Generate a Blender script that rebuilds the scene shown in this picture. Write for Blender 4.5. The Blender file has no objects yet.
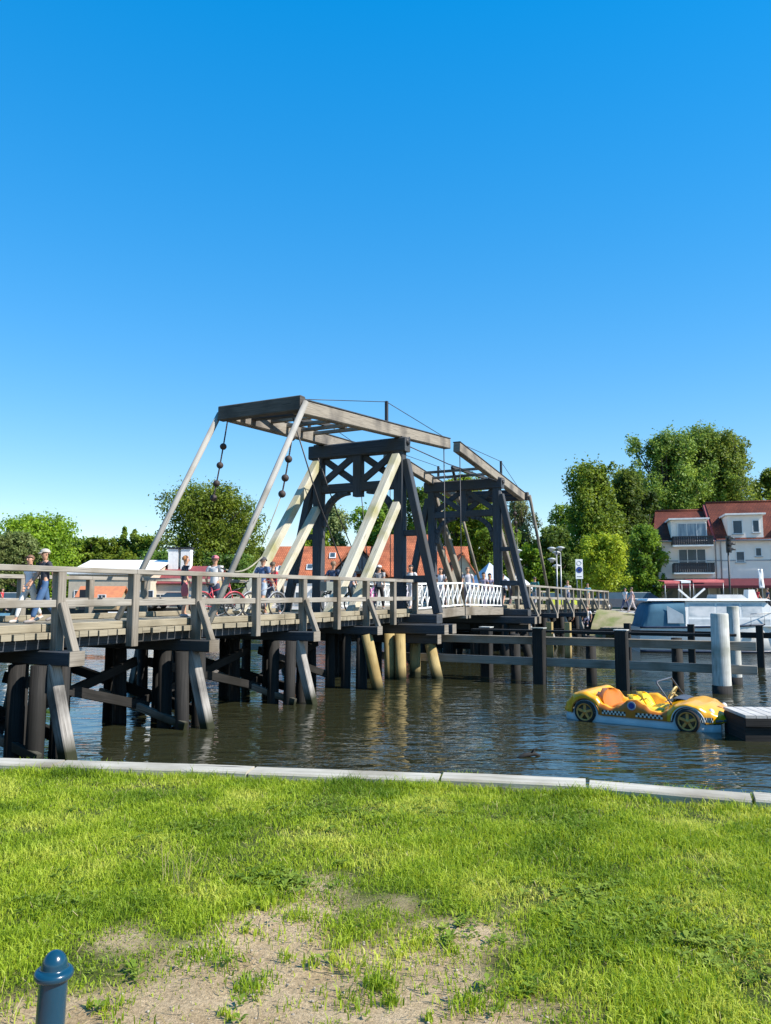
import bpy, math, random
import numpy as np
from mathutils import Vector, Matrix, noise
random.seed(7)
RNG = np.random.default_rng(11)
R = math.radians
scene = bpy.context.scene
COL = scene.collection

# ------------------------------------------------------------------ camera
F, HOR, W_, H_ = 770.0, 595.0, 771, 1024
PITCH = math.atan((HOR - 512) / F)
CAM = Vector((0, 0, 1.6))
fwd = Vector((0, math.cos(PITCH), math.sin(PITCH)))
upv = Vector((0, -math.sin(PITCH), math.cos(PITCH)))
def ray(px, py): return fwd + Vector((1, 0, 0)) * ((px - 385.5) / F) + upv * ((512 - py) / F)
def at(px, py, Y):
    d = ray(px, py); return CAM + d * (Y / d.y)
def atz(px, py, z):
    d = ray(px, py); return CAM + d * ((z - CAM.z) / d.z)
cd = bpy.data.cameras.new('camera'); cam = bpy.data.objects.new('camera', cd); COL.objects.link(cam)
cam.location = CAM; cam.rotation_euler = (R(90) + PITCH, 0, 0)
cd.sensor_fit = 'VERTICAL'; cd.sensor_height = 24; cd.lens = 24 * F / H_
cd.clip_start = 0.05; cd.clip_end = 9000
scene.camera = cam

# ------------------------------------------------------------------ bridge frame: local x = along the bridge, y = across (away), z = up
TH = R(27)
U = Vector((math.sin(TH), math.cos(TH), 0)); N = Vector((-math.cos(TH), math.sin(TH), 0))
A0 = at(60, 567, 13.6); A0.z = 0
def B(t, n, z=0): return A0 + U * t + N * n + Vector((0, 0, z))
def tn(p): q = p - A0; return q.dot(U), q.dot(N)
BROT = R(63)

# ------------------------------------------------------------------ materials
MATS = {}
def nodes(name):
    m = bpy.data.materials.new(name); m.use_nodes = True; MATS[name] = m
    nt = m.node_tree; return m, nt, nt.nodes, nt.links, nt.nodes['Principled BSDF']
def mat(name, c1, c2=None, rough=0.7, scale=3.0, bump=0.0, bscale=20, metal=0.0, detail=5, coord='Object', stretch=None, lo=.35, hi=.65, spec=None, coat=0):
    m, nt, n, l, b = nodes(name)
    b.inputs['Roughness'].default_value = rough; b.inputs['Metallic'].default_value = metal
    if spec is not None: b.inputs['Specular IOR Level'].default_value = spec
    if coat: b.inputs['Coat Weight'].default_value = coat
    c2 = c2 or tuple(min(1, x * 0.8) for x in c1)
    tc = n.new('ShaderNodeTexCoord'); mp = n.new('ShaderNodeMapping'); l.new(tc.outputs[coord], mp.inputs[0])
    if stretch: mp.inputs['Scale'].default_value = stretch
    nz = n.new('ShaderNodeTexNoise'); nz.inputs['Scale'].default_value = scale; nz.inputs['Detail'].default_value = detail
    l.new(mp.outputs[0], nz.inputs['Vector'])
    cr = n.new('ShaderNodeValToRGB'); e = cr.color_ramp.elements
    e[0].position = lo; e[1].position = hi; e[0].color = (*c1, 1); e[1].color = (*c2, 1)
    l.new(nz.outputs['Fac'], cr.inputs[0]); l.new(cr.outputs[0], b.inputs['Base Color'])
    if bump:
        nb = n.new('ShaderNodeTexNoise'); nb.inputs['Scale'].default_value = bscale; nb.inputs['Detail'].default_value = 4
        l.new(mp.outputs[0], nb.inputs['Vector'])
        bp = n.new('ShaderNodeBump'); bp.inputs['Strength'].default_value = bump; bp.inputs['Distance'].default_value = .02
        l.new(nb.outputs['Fac'], bp.inputs['Height']); l.new(bp.outputs[0], b.inputs['Normal'])
    return m
def wood(name, c1, c2, c3, rough=.8, bump=.5, wet=False):
    """timber: streaks along the grain (UV.x = metres along the timber) plus blotches and end-to-end variation"""
    m, nt, n, l, b = nodes(name)
    b.inputs['Roughness'].default_value = rough; b.inputs['Specular IOR Level'].default_value = .25
    tc = n.new('ShaderNodeTexCoord'); mp = n.new('ShaderNodeMapping'); mp.inputs['Scale'].default_value = (.7, 22, 1)
    l.new(tc.outputs['UV'], mp.inputs[0])
    g = n.new('ShaderNodeTexNoise'); g.inputs['Scale'].default_value = 1.6; g.inputs['Detail'].default_value = 6; g.inputs['Roughness'].default_value = .65
    l.new(mp.outputs[0], g.inputs['Vector'])
    cr = n.new('ShaderNodeValToRGB'); e = cr.color_ramp.elements
    e[0].position = .3; e[0].color = (*c1, 1); e[1].position = .7; e[1].color = (*c2, 1)
    l.new(g.outputs['Fac'], cr.inputs[0])
    s = n.new('ShaderNodeTexNoise'); s.inputs['Scale'].default_value = .9; s.inputs['Detail'].default_value = 5
    l.new(tc.outputs['Object'], s.inputs['Vector'])
    r2 = n.new('ShaderNodeMapRange'); r2.inputs[1].default_value = .48; r2.inputs[2].default_value = .68
    l.new(s.outputs['Fac'], r2.inputs[0])
    mx = n.new('ShaderNodeMix'); mx.data_type = 'RGBA'; mx.inputs[7].default_value = (*c3, 1)
    m3 = n.new('ShaderNodeMapping'); m3.inputs['Scale'].default_value = (.45, 14, 1); l.new(tc.outputs['UV'], m3.inputs[0])
    ck = n.new('ShaderNodeTexNoise'); ck.inputs['Scale'].default_value = 2.2; ck.inputs['Detail'].default_value = 2; l.new(m3.outputs[0], ck.inputs['Vector'])
    cm = n.new('ShaderNodeMapRange'); cm.inputs[1].default_value = .30; cm.inputs[2].default_value = .36; cm.inputs[3].default_value = .30; l.new(ck.outputs['Fac'], cm.inputs[0])
    cx = n.new('ShaderNodeMix'); cx.data_type = 'RGBA'; cx.blend_type = 'MULTIPLY'; cx.inputs[0].default_value = 1; l.new(cr.outputs[0], cx.inputs[6]); l.new(cm.outputs[0], cx.inputs[7])
    l.new(r2.outputs[0], mx.inputs[0]); l.new(cx.outputs[2], mx.inputs[6])
    out = mx.outputs[2]
    if wet:
        sx = n.new('ShaderNodeSeparateXYZ'); l.new(tc.outputs['Object'], sx.inputs[0])
        ad = n.new('ShaderNodeMath'); ad.operation = 'MULTIPLY_ADD'; ad.inputs[1].default_value = .5; l.new(s.outputs['Fac'], ad.inputs[0]); l.new(sx.outputs['Z'], ad.inputs[2])
        wr = n.new('ShaderNodeMapRange'); wr.inputs[1].default_value = -.52; wr.inputs[2].default_value = -.86; l.new(ad.outputs[0], wr.inputs[0])
        wx = n.new('ShaderNodeMix'); wx.data_type = 'RGBA'; wx.inputs[7].default_value = (.020, .022, .008, 1); l.new(wr.outputs[0], wx.inputs[0]); l.new(out, wx.inputs[6]); out = wx.outputs[2]
    l.new(out, b.inputs['Base Color'])
    bp = n.new('ShaderNodeBump'); bp.inputs['Strength'].default_value = bump; bp.inputs['Distance'].default_value = .01
    l.new(g.outputs['Fac'], bp.inputs['Height']); l.new(bp.outputs[0], b.inputs['Normal'])
    return m
wood('grey_timber', (.15, .13, .105), (.285, .25, .205), (.12, .098, .07))
wood('rail_timber', (.20, .18, .15), (.34, .31, .265), (.165, .14, .105))
wood('plank_timber', (0.2108, 0.1798, 0.124), (0.3348, 0.2914, 0.2108), (0.1612, 0.1364, 0.093))
wood('dark_timber', (.026, .031, .038), (.075, .085, .10), (.055, .052, .048))
wood('beam_timber', (0.16, 0.136, 0.108), (0.336, 0.296, 0.24), (0.104, 0.092, 0.08))
wood('black_timber', (.006, .006, .006), (.034, .031, .028), (.012, .011, .009))
wood('cream_timber', (.34, .31, .235), (.56, .52, .42), (.30, .275, .13))
wood('tan_pile', (0.272, 0.2, 0.08), (0.44, 0.336, 0.152), (0.24, 0.16, 0.056), wet=True)
wood('white_pole', (.34, .34, .31), (.62, .61, .57), (.17, .175, .13))
wood('weathered_dark', (.05, .046, .042), (.13, .115, .10), (.035, .032, .03))
wood('strut_timber', (.14, .125, .11), (.44, .41, .37), (.05, .045, .04), wet=True)
wood('pole_timber', (0.252, 0.24, 0.216), (0.36, 0.342, 0.312), (0.216, 0.198, 0.168))
wood('quay_timber', (.33, .30, .24), (.54, .50, .42), (.20, .17, .12))
mat('white_paint', (.78, .78, .76), (.66, .66, .63), rough=.45)
mat('dark_iron', (.02, .02, .025), (.035, .03, .03), rough=.5)
mat('rust_iron', (.05, .03, .025), (.025, .018, .016), rough=.7)
mat('steel_pole', (.18, .19, .2), (.26, .27, .28), rough=.4, metal=.6)
mat('rope_fibre', (.30, .28, .2), (.2, .18, .13), rough=.9)

def leafmat(name, dark, mid, light, trans=.45, clump=.35):
    m, nt, n, l, b = nodes(name)
    uv = n.new('ShaderNodeUVMap'); sx = n.new('ShaderNodeSeparateXYZ'); l.new(uv.outputs[0], sx.inputs[0])
    tc = n.new('ShaderNodeTexCoord'); nz = n.new('ShaderNodeTexNoise'); nz.inputs['Scale'].default_value = clump; nz.inputs['Detail'].default_value = 3
    l.new(tc.outputs['Object'], nz.inputs['Vector'])
    ad = n.new('ShaderNodeMath'); ad.operation = 'MULTIPLY_ADD'; ad.inputs[1].default_value = .45
    l.new(sx.outputs[0], ad.inputs[0]); 
    sc = n.new('ShaderNodeMapRange'); sc.inputs[1].default_value = .35; sc.inputs[2].default_value = .65; sc.inputs[4].default_value = .55
    l.new(nz.outputs['Fac'], sc.inputs[0]); l.new(sc.outputs[0], ad.inputs[2])
    cr = n.new('ShaderNodeValToRGB'); e = cr.color_ramp.elements
    e[0].position = .1; e[0].color = (*dark, 1); e[1].position = .9; e[1].color = (*light, 1)
    x = e.new(.5); x.color = (*mid, 1)
    l.new(ad.outputs[0], cr.inputs[0])
    oi = n.new('ShaderNodeObjectInfo'); hv = n.new('ShaderNodeHueSaturation'); l.new(cr.outputs[0], hv.inputs['Color'])
    for nm_, lo_, hi_ in (('Hue', .485, .515), ('Value', .78, 1.2)):
        q_ = n.new('ShaderNodeMapRange'); q_.inputs[3].default_value = lo_; q_.inputs[4].default_value = hi_; l.new(oi.outputs['Random'], q_.inputs[0]); l.new(q_.outputs[0], hv.inputs[nm_])
    cr = hv if name.startswith('leaf') else cr
    l.new(cr.outputs[0], b.inputs['Base Color'])
    b.inputs['Roughness'].default_value = .55; b.inputs['Specular IOR Level'].default_value = .3
    tr = n.new('ShaderNodeBsdfTranslucent'); hs = n.new('ShaderNodeHueSaturation'); hs.inputs['Hue'].default_value = .485; hs.inputs['Value'].default_value = 1.3
    l.new(cr.outputs[0], hs.inputs['Color']); l.new(hs.outputs[0], tr.inputs['Color'])
    ms = n.new('ShaderNodeMixShader'); ms.inputs[0].default_value = trans
    l.new(b.outputs[0], ms.inputs[1]); l.new(tr.outputs[0], ms.inputs[2])
    l.new(ms.outputs[0], n['Material Output'].inputs['Surface'])
    return m
leafmat('leaf_vivid', (0.0941, 0.1549, 0.0121), (0.1884, 0.2916, 0.0183), (0.3348, 0.4374, 0.0304))
leafmat('leaf_mid', (0.0762, 0.1327, 0.0158), (0.1524, 0.2369, 0.021), (0.2611, 0.3601, 0.0316))
leafmat('leaf_dark', (0.0462, 0.0895, 0.0149), (0.0977, 0.1679, 0.0248), (0.1799, 0.2685, 0.0373))
leafmat('leaf_poplar', (0.0755, 0.1206, 0.0219), (0.151, 0.2193, 0.0341), (0.2769, 0.3508, 0.0549))
leafmat('leaf_yellow', (0.1716, 0.2244, 0.0158), (0.2904, 0.3433, 0.0198), (0.4225, 0.4489, 0.0396))
leafmat('leaf_willow', (0.1125, 0.15, 0.0438), (0.1875, 0.2375, 0.0688), (0.275, 0.325, 0.1125))
leafmat('leaf_pale', (0.135, 0.165, 0.06), (0.21, 0.2475, 0.09), (0.3, 0.33, 0.13))
leafmat('grass_blade', (.13, .22, .012), (.32, .42, .022), (.60, .60, .11), trans=.4, clump=1.3)
leafmat('weed_leaf', (.10, .17, .02), (.17, .25, .035), (.27, .34, .06), trans=.3, clump=2)
MATS['weed_leaf'].node_tree.nodes['Principled BSDF'].inputs['Specular IOR Level'].default_value = .08
leafmat('dry_grass', (.30, .24, .10), (.42, .34, .16), (.5, .42, .22), trans=.3, clump=2)
mat('bark', (.09, .07, .05), (.05, .04, .03), rough=.9, scale=4, bump=.6, stretch=(6, 6, 1))

# ------------------------------------------------------------------ mesh builder
class MB:
    def __init__(s): s.v = []; s.f = []; s.uv = []; s.sm = []
    def add(s, verts, faces, uvs=None, smooth=False):
        o = len(s.v); s.v += [tuple(v) for v in verts]
        for i, f in enumerate(faces):
            s.f.append(tuple(o + k for k in f)); s.sm.append(smooth)
            s.uv += uvs[i] if uvs else [(verts[k][0], verts[k][1]) for k in f]
        return s
    def beam(s, p0, p1, w, h, up=(0, 0, 1), ext=0.0, ch=None):
        p0 = Vector(p0); p1 = Vector(p1); d = (p1 - p0); L = d.length; d.normalize()
        p0 = p0 - d * ext; L += 2 * ext
        up = Vector(up)
        if abs(d.dot(up)) > .95: up = Vector((1, 0, 0)) if abs(d.x) < .9 else Vector((0, 1, 0))
        x = d.cross(up).normalized(); y = x.cross(d).normalized()
        c = min(w, h) * .09 if ch is None else ch
        a, b = w / 2, h / 2
        prof = [(-a + c, -b), (a - c, -b), (a, -b + c), (a, b - c), (a - c, b), (-a + c, b), (-a, b - c), (-a, -b + c)]
        vs = [p0 + x * q[0] + y * q[1] for q in prof] + [p0 + d * L + x * q[0] + y * q[1] for q in prof]
        ou, ov = random.random() * 40, random.random() * 40
        fs, uvs = [], []; acc = 0
        for i in range(8):
            j = (i + 1) % 8; e = math.hypot(prof[i][0] - prof[j][0], prof[i][1] - prof[j][1])
            fs.append((i, j, 8 + j, 8 + i)); uvs.append([(ou, ov + acc), (ou, ov + acc + e), (ou + L, ov + acc + e), (ou + L, ov + acc)]); acc += e
        fs.append(tuple(range(7, -1, -1))); uvs.append([(ou + prof[i][0] * .3, ov + prof[i][1]) for i in range(7, -1, -1)])
        fs.append(tuple(range(8, 16))); uvs.append([(ou + prof[i][0] * .3, ov + prof[i][1]) for i in range(8)])
        return s.add(vs, fs, uvs)
    def box(s, c, size, rz=0):
        c = Vector(c); x = Vector((math.cos(rz), math.sin(rz), 0))
        return s.beam(c - x * size[0] / 2, c + x * size[0] / 2, size[1], size[2], ch=min(size) * .04)
    def cone(s, p0, p1, r0, r1, seg=12, cap=True, smooth=True):
        return s.tube([p0, p1], [r0, r1], seg, cap, smooth)
    def tube(s, pts, rad, seg=8, cap=True, smooth=True):
        pts = [Vector(p) for p in pts]
        if not isinstance(rad, (list, tuple)): rad = [rad] * len(pts)
        rings = []; ref = None; acc = 0; ou, ov = random.random() * 40, random.random() * 40; us = []
        for i, p in enumerate(pts):
            d = (pts[min(i + 1, len(pts) - 1)] - pts[max(i - 1, 0)]).normalized()
            if ref is None: ref = Vector((0, 0, 1)) if abs(d.z) < .9 else Vector((1, 0, 0))
            x = d.cross(ref)
            if x.length < 1e-4: x = d.cross(Vector((0, 1, 0)))
            x.normalize(); y = x.cross(d).normalized(); ref = y
            if i: acc += (p - pts[i - 1]).length
            us.append(acc)
            rings.append([p + (x * math.cos(a) + y * math.sin(a)) * rad[i] for a in [2 * math.pi * k / seg for k in range(seg)]])
        vs = [v for r in rings for v in r]; fs, uvs = [], []
        per = 2 * math.pi * max(rad)
        for i in range(len(pts) - 1):
            for k in range(seg):
                j = (k + 1) % seg
                fs.append((i * seg + k, i * seg + j, (i + 1) * seg + j, (i + 1) * seg + k))
                uvs.append([(ou + us[i], ov + per * k / seg), (ou + us[i], ov + per * (k + 1) / seg), (ou + us[i + 1], ov + per * (k + 1) / seg), (ou + us[i + 1], ov + per * k / seg)])
        s.add(vs, fs, uvs, smooth)
        if cap:
            o = len(s.v) - len(vs)
            for st, rev in ((0, True), ((len(pts) - 1) * seg, False)):
                f = [o + st + k for k in range(seg)]
                if rev: f.reverse()
                s.f.append(tuple(f)); s.sm.append(False); s.uv += [(ou + .05 * math.cos(k), ov + .05 * math.sin(k)) for k in range(seg)]
        return s
    def lathe(s, prof, o=(0, 0, 0), seg=24, smooth=True, axis='z'):
        o = Vector(o); vs = []; fs = []
        for r, z in prof:
            for k in range(seg):
                a = 2 * math.pi * k / seg
                v = Vector((r * math.cos(a), r * math.sin(a), z))
                if axis == 'y': v = Vector((v.x, -v.z, v.y))
                if axis == 'x': v = Vector((v.z, v.x, v.y))
                vs.append(o + v)
        for i in range(len(prof) - 1):
            for k in range(seg):
                j = (k + 1) % seg; fs.append((i * seg + k, i * seg + j, (i + 1) * seg + j, (i + 1) * seg + k))
        s.add(vs, fs, None, smooth)
        n = len(prof); base = len(s.v) - n * seg
        for st, rev in ((0, True), ((n - 1) * seg, False)):
            if (prof[0] if rev else prof[-1])[0] > 1e-4:
                f = [base + st + k for k in range(seg)]
                if rev: f.reverse()
                s.f.append(tuple(f)); s.sm.append(False); s.uv += [(0, 0)] * seg
        return s
    def torus(s, c, r, rr, axis='y', seg=24, sub=8, a0=0, a1=2 * math.pi):
        pts = []
        n = seg
        for k in range(n + 1):
            a = a0 + (a1 - a0) * k / n
            q = (r * math.cos(a), 0, r * math.sin(a)) if axis == 'y' else ((0, r * math.cos(a), r * math.sin(a)) if axis == 'x' else (r * math.cos(a), r * math.sin(a), 0))
            pts.append(Vector(c) + Vector(q))
        return s.tube(pts, rr, sub, cap=a1 - a0 < 6.2)
    def prism(s, poly, y0, y1, plane='xz'):
        """closed outline in a plane, extruded between y0 and y1"""
        n = len(poly)
        def P(q, d): return (q[0], d, q[1]) if plane == 'xz' else ((d, q[0], q[1]) if plane == 'yz' else (q[0], q[1], d))
        vs = [P(q, y0) for q in poly] + [P(q, y1) for q in poly]
        fs = [tuple(range(n)), tuple(range(2 * n - 1, n - 1, -1))] + [(i, n + i, n + (i + 1) % n, (i + 1) % n) for i in range(n)]
        uvs = [[(poly[k][0], poly[k][1]) for k in range(n)], [(poly[k][0], poly[k][1]) for k in range(n - 1, -1, -1)]] + [[(poly[i][0], y0), (poly[i][0], y1), (poly[(i + 1) % n][0], y1), (poly[(i + 1) % n][0], y0)] for i in range(n)]
        return s.add(vs, fs, uvs)
    def grid(s, P, smooth=True, uvf=None):
        nu, nv = len(P), len(P[0]); vs = [p for row in P for p in row]; fs = []; uvs = []
        for i in range(nu - 1):
            for j in range(nv - 1):
                f = (i * nv + j, i * nv + j + 1, (i + 1) * nv + j + 1, (i + 1) * nv + j); fs.append(f)
                uvs.append([(i / (nu - 1), j / (nv - 1)), (i / (nu - 1), (j + 1) / (nv - 1)), ((i + 1) / (nu - 1), (j + 1) / (nv - 1)), ((i + 1) / (nu - 1), j / (nv - 1))])
        return s.add(vs, fs, uvs, smooth)
    def ball(s, c, r, seg=12, rings=8, sc=(1, 1, 1)):
        P = []
        for i in range(rings + 1):
            th = math.pi * i / rings
            P.append([Vector(c) + Vector((r * sc[0] * math.sin(th) * math.cos(2 * math.pi * j / seg), r * sc[1] * math.sin(th) * math.sin(2 * math.pi * j / seg), -r * sc[2] * math.cos(th))) for j in range(seg + 1)])
        return s.grid(P)
    def build(s, name, m, parent=None, fix=True):
        me = bpy.data.meshes.new(name); me.from_pydata(s.v, [], s.f)
        uvl = me.uv_layers.new(name='UVMap'); uvl.data.foreach_set('uv', np.array(s.uv, dtype=np.float32).ravel())
        me.polygons.foreach_set('use_smooth', s.sm)
        if fix:
            import bmesh
            bm = bmesh.new(); bm.from_mesh(me); bmesh.ops.recalc_face_normals(bm, faces=bm.faces); bm.to_mesh(me); bm.free()
        me.materials.append(MATS[m] if isinstance(m, str) else m)
        o = bpy.data.objects.new(name, me); COL.objects.link(o)
        if parent: o.parent = parent
        return o
def tag(o, label=None, cat=None, group=None, kind=None):
    if label: o['label'] = label
    if cat: o['category'] = cat
    if group: o['group'] = group
    if kind: o['kind'] = kind
    return o
def thing(name, label, cat, loc=(0, 0, 0), rz=0, group=None):
    o = bpy.data.objects.new(name, None); COL.objects.link(o); o.empty_display_size = .2
    o.location = loc; o.rotation_euler = (0, 0, rz)
    return tag(o, label, cat, group)
def copy_tree(o, parent=None):
    c = o.copy(); COL.objects.link(c); c.parent = parent
    for ch in o.children: copy_tree(ch, c)
    return c
def npmesh(name, V, Fq, m, uv=None, parent=None, smooth=False):
    me = bpy.data.meshes.new(name); nv, nf = len(V), len(Fq); k = Fq.shape[1]
    me.vertices.add(nv); me.vertices.foreach_set('co', np.ascontiguousarray(V, dtype=np.float32).ravel())
    me.loops.add(nf * k); me.loops.foreach_set('vertex_index', np.ascontiguousarray(Fq, dtype=np.int32).ravel())
    me.polygons.add(nf); me.polygons.foreach_set('loop_start', np.arange(0, nf * k, k, dtype=np.int32))
    me.polygons.foreach_set('loop_total', np.full(nf, k, dtype=np.int32))
    if smooth: me.polygons.foreach_set('use_smooth', np.ones(nf, dtype=bool))
    if uv is not None:
        ul = me.uv_layers.new(name='UVMap'); ul.data.foreach_set('uv', np.ascontiguousarray(uv, dtype=np.float32).ravel())
    me.update(calc_edges=True); me.materials.append(MATS[m])
    o = bpy.data.objects.new(name, me); COL.objects.link(o)
    if parent: o.parent = parent
    return o

# ------------------------------------------------------------------ light, sky
SUN_A, SUN_E = R(69), R(42)          # azimuth measured from -Y (towards the viewer's back) round to +X
sd = Vector((math.cos(SUN_E) * math.sin(SUN_A), -math.cos(SUN_E) * math.cos(SUN_A), math.sin(SUN_E)))
ld = bpy.data.lights.new('sun', 'SUN'); ld.energy = 5.0; ld.angle = R(.5); ld.color = (1, .95, .87)
lo = bpy.data.objects.new('sun', ld); COL.objects.link(lo); lo.rotation_euler = sd.to_track_quat('Z', 'Y').to_euler(); lo.location = (30, -10, 40)
w = bpy.data.worlds.new('World'); scene.world = w; w.use_nodes = True
wn, wl = w.node_tree.nodes, w.node_tree.links
sky = wn.new('ShaderNodeTexSky'); sky.sky_type = 'NISHITA'; sky.sun_disc = False
sky.sun_elevation = SUN_E; sky.sun_rotation = math.atan2(sd.x, sd.y)
sky.air_density = 1.0; sky.dust_density = 0.0; sky.ozone_density = 2.5; sky.altitude = 0
hs = wn.new('ShaderNodeHueSaturation'); hs.inputs['Saturation'].default_value = 2.47; hs.inputs['Hue'].default_value = .505; hs.inputs['Value'].default_value = 1.0
def vmul(k, src):
    v = wn.new('ShaderNodeVectorMath'); v.operation = 'SCALE'; v.inputs['Scale'].default_value = k; wl.new(src, v.inputs[0]); return v.outputs[0]
gm = wn.new('ShaderNodeGamma'); gm.inputs['Gamma'].default_value = .43; wl.new(vmul(.2, sky.outputs[0]), gm.inputs['Color'])
wl.new(vmul(4.15, gm.outputs[0]), hs.inputs['Color']); wl.new(hs.outputs[0], wn['Background'].inputs['Color'])
wn['Background'].inputs['Strength'].default_value = .145
vs = scene.view_settings; vs.view_transform = 'Standard'; vs.look = 'None'; vs.exposure = .8; vs.gamma = 1; vs.use_curve_mapping = False
scene.render.engine = 'CYCLES'; scene.cycles.max_bounces = 6; scene.cycles.use_denoising = True

# ================================================================== SETTING
WZ = -1.2      # water level
QUAY = [(-60, 15), (-30, 11.2), (-14, 9.0), (-7.656, 7.8), (-3.493, 7.197), (-1.723, 6.957), (-0.048, 6.689), (0.861, 6.536), (1.636, 6.374), (2.852, 5.905), (4.019, 5.263), (5.742, 3.924), (8.613, 0.957), (14, -6), (22, -20), (40, -60)]
def quay_y(x):
    for (x0, y0), (x1, y1) in zip(QUAY, QUAY[1:]):
        if x0 <= x <= x1: return y0 + (y1 - y0) * (x - x0) / (x1 - x0)
    return -80
def sandy(x, y):
    """0 = thick turf, 1 = bare trodden sand (near the camera, thinning out to the sides)"""
    n = noise.noise((x * .9, y * 1.1, 3.1)) * .55 + noise.noise((x * 2.6, y * 2.6, 9.3)) * .42
    yb = 4.27 - .86 * abs(x + .22) ** 1.9
    return max(0.0, min(1.0, .5 + (yb - y) * .80 + n * 1.35))
# near bank: a finely divided sheet where the camera looks, coarse outside
def near_bank():
    m, nt, n, l, b = nodes('turf_soil'); b.inputs['Roughness'].default_value = .95; b.inputs['Specular IOR Level'].default_value = .1
    at_ = n.new('ShaderNodeAttribute'); at_.attribute_name = 'bare'
    tc = n.new('ShaderNodeTexCoord')
    def ns(sc, d=6, r=.6):
        z = n.new('ShaderNodeTexNoise'); z.inputs['Scale'].default_value = sc; z.inputs['Detail'].default_value = d; z.inputs['Roughness'].default_value = r; l.new(tc.outputs['Object'], z.inputs['Vector']); return z
    a, c = ns(3.0), ns(60, 8, .75)
    cr = n.new('ShaderNodeValToRGB'); e = cr.color_ramp.elements; e[0].position = .3; e[0].color = (.40, .28, .15, 1); e[1].position = .7; e[1].color = (.64, .49, .31, 1)
    l.new(a.outputs['Fac'], cr.inputs[0])
    cg = n.new('ShaderNodeValToRGB'); e = cg.color_ramp.elements; e[0].position = .38; e[0].color = (.45, .43, .4, 1); e[1].position = .62; e[1].color = (1.1, 1.1, 1.1, 1)
    l.new(c.outputs['Fac'], cg.inputs[0])
    mu = n.new('ShaderNodeMix'); mu.data_type = 'RGBA'; mu.blend_type = 'MULTIPLY'; mu.inputs[0].default_value = .8; l.new(cr.outputs[0], mu.inputs[6]); l.new(cg.outputs[0], mu.inputs[7])
    so = n.new('ShaderNodeValToRGB'); e = so.color_ramp.elements; e[0].position = .35; e[0].color = (.045, .06, .012, 1); e[1].position = .65; e[1].color = (.11, .13, .03, 1); l.new(a.outputs['Fac'], so.inputs[0])
    mx = n.new('ShaderNodeMix'); mx.data_type = 'RGBA'; l.new(at_.outputs['Fac'], mx.inputs[0]); l.new(so.outputs[0], mx.inputs[6]); l.new(mu.outputs[2], mx.inputs[7])
    l.new(mx.outputs[2], b.inputs['Base Color'])
    bp = n.new('ShaderNodeBump'); bp.inputs['Strength'].default_value = .9; bp.inputs['Distance'].default_value = .02; l.new(c.outputs['Fac'], bp.inputs['Height']); l.new(bp.outputs[0], b.inputs['Normal'])
    xs = np.concatenate([np.array([-400, -150, -60, -30, -18, -12, -9, -7.5]), np.arange(-6, 5.01, .06), np.array([5.5, 6, 7, 9, 11, 14, 22, 40])])
    V = []; bare = []; M = 110
    for x in xs:
        q = quay_y(max(x, -60)) if x > -60 else 15 + (-60 - x) * .13
        for j in range(M + 1):
            if j == 0: y = min(-40, q - 60)
            else: y = min(1.5, q - 3) + (q - min(1.5, q - 3)) * (j - 1) / (M - 1)
            z = 0
            if -6 <= x <= 5 and 1.5 < y < q:
                z = noise.noise((x * 1.3, y * 1.3, 0)) * .025 + noise.noise((x * 6, y * 6, 5)) * .010
                z *= min(1, (q - y) / .4)
            s = sandy(x, y) if -8 < x < 6 else .15
            V.append((x, y, z)); bare.append(max(0, min(1, (s - .30) * 3)))
    V = np.array(V); nx = len(xs); idx = np.arange(nx * (M + 1)).reshape(nx, M + 1)
    Fq = np.stack([idx[:-1, :-1], idx[1:, :-1], idx[1:, 1:], idx[:-1, 1:]], -1).reshape(-1, 4)
    o = npmesh('near_bank', V, Fq, 'turf_soil', smooth=True); tag(o, kind='structure')
    atr = o.data.attributes.new('bare', 'FLOAT', 'POINT'); atr.data.foreach_set('value', np.array(bare, dtype=np.float32))
near_bank()

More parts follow.
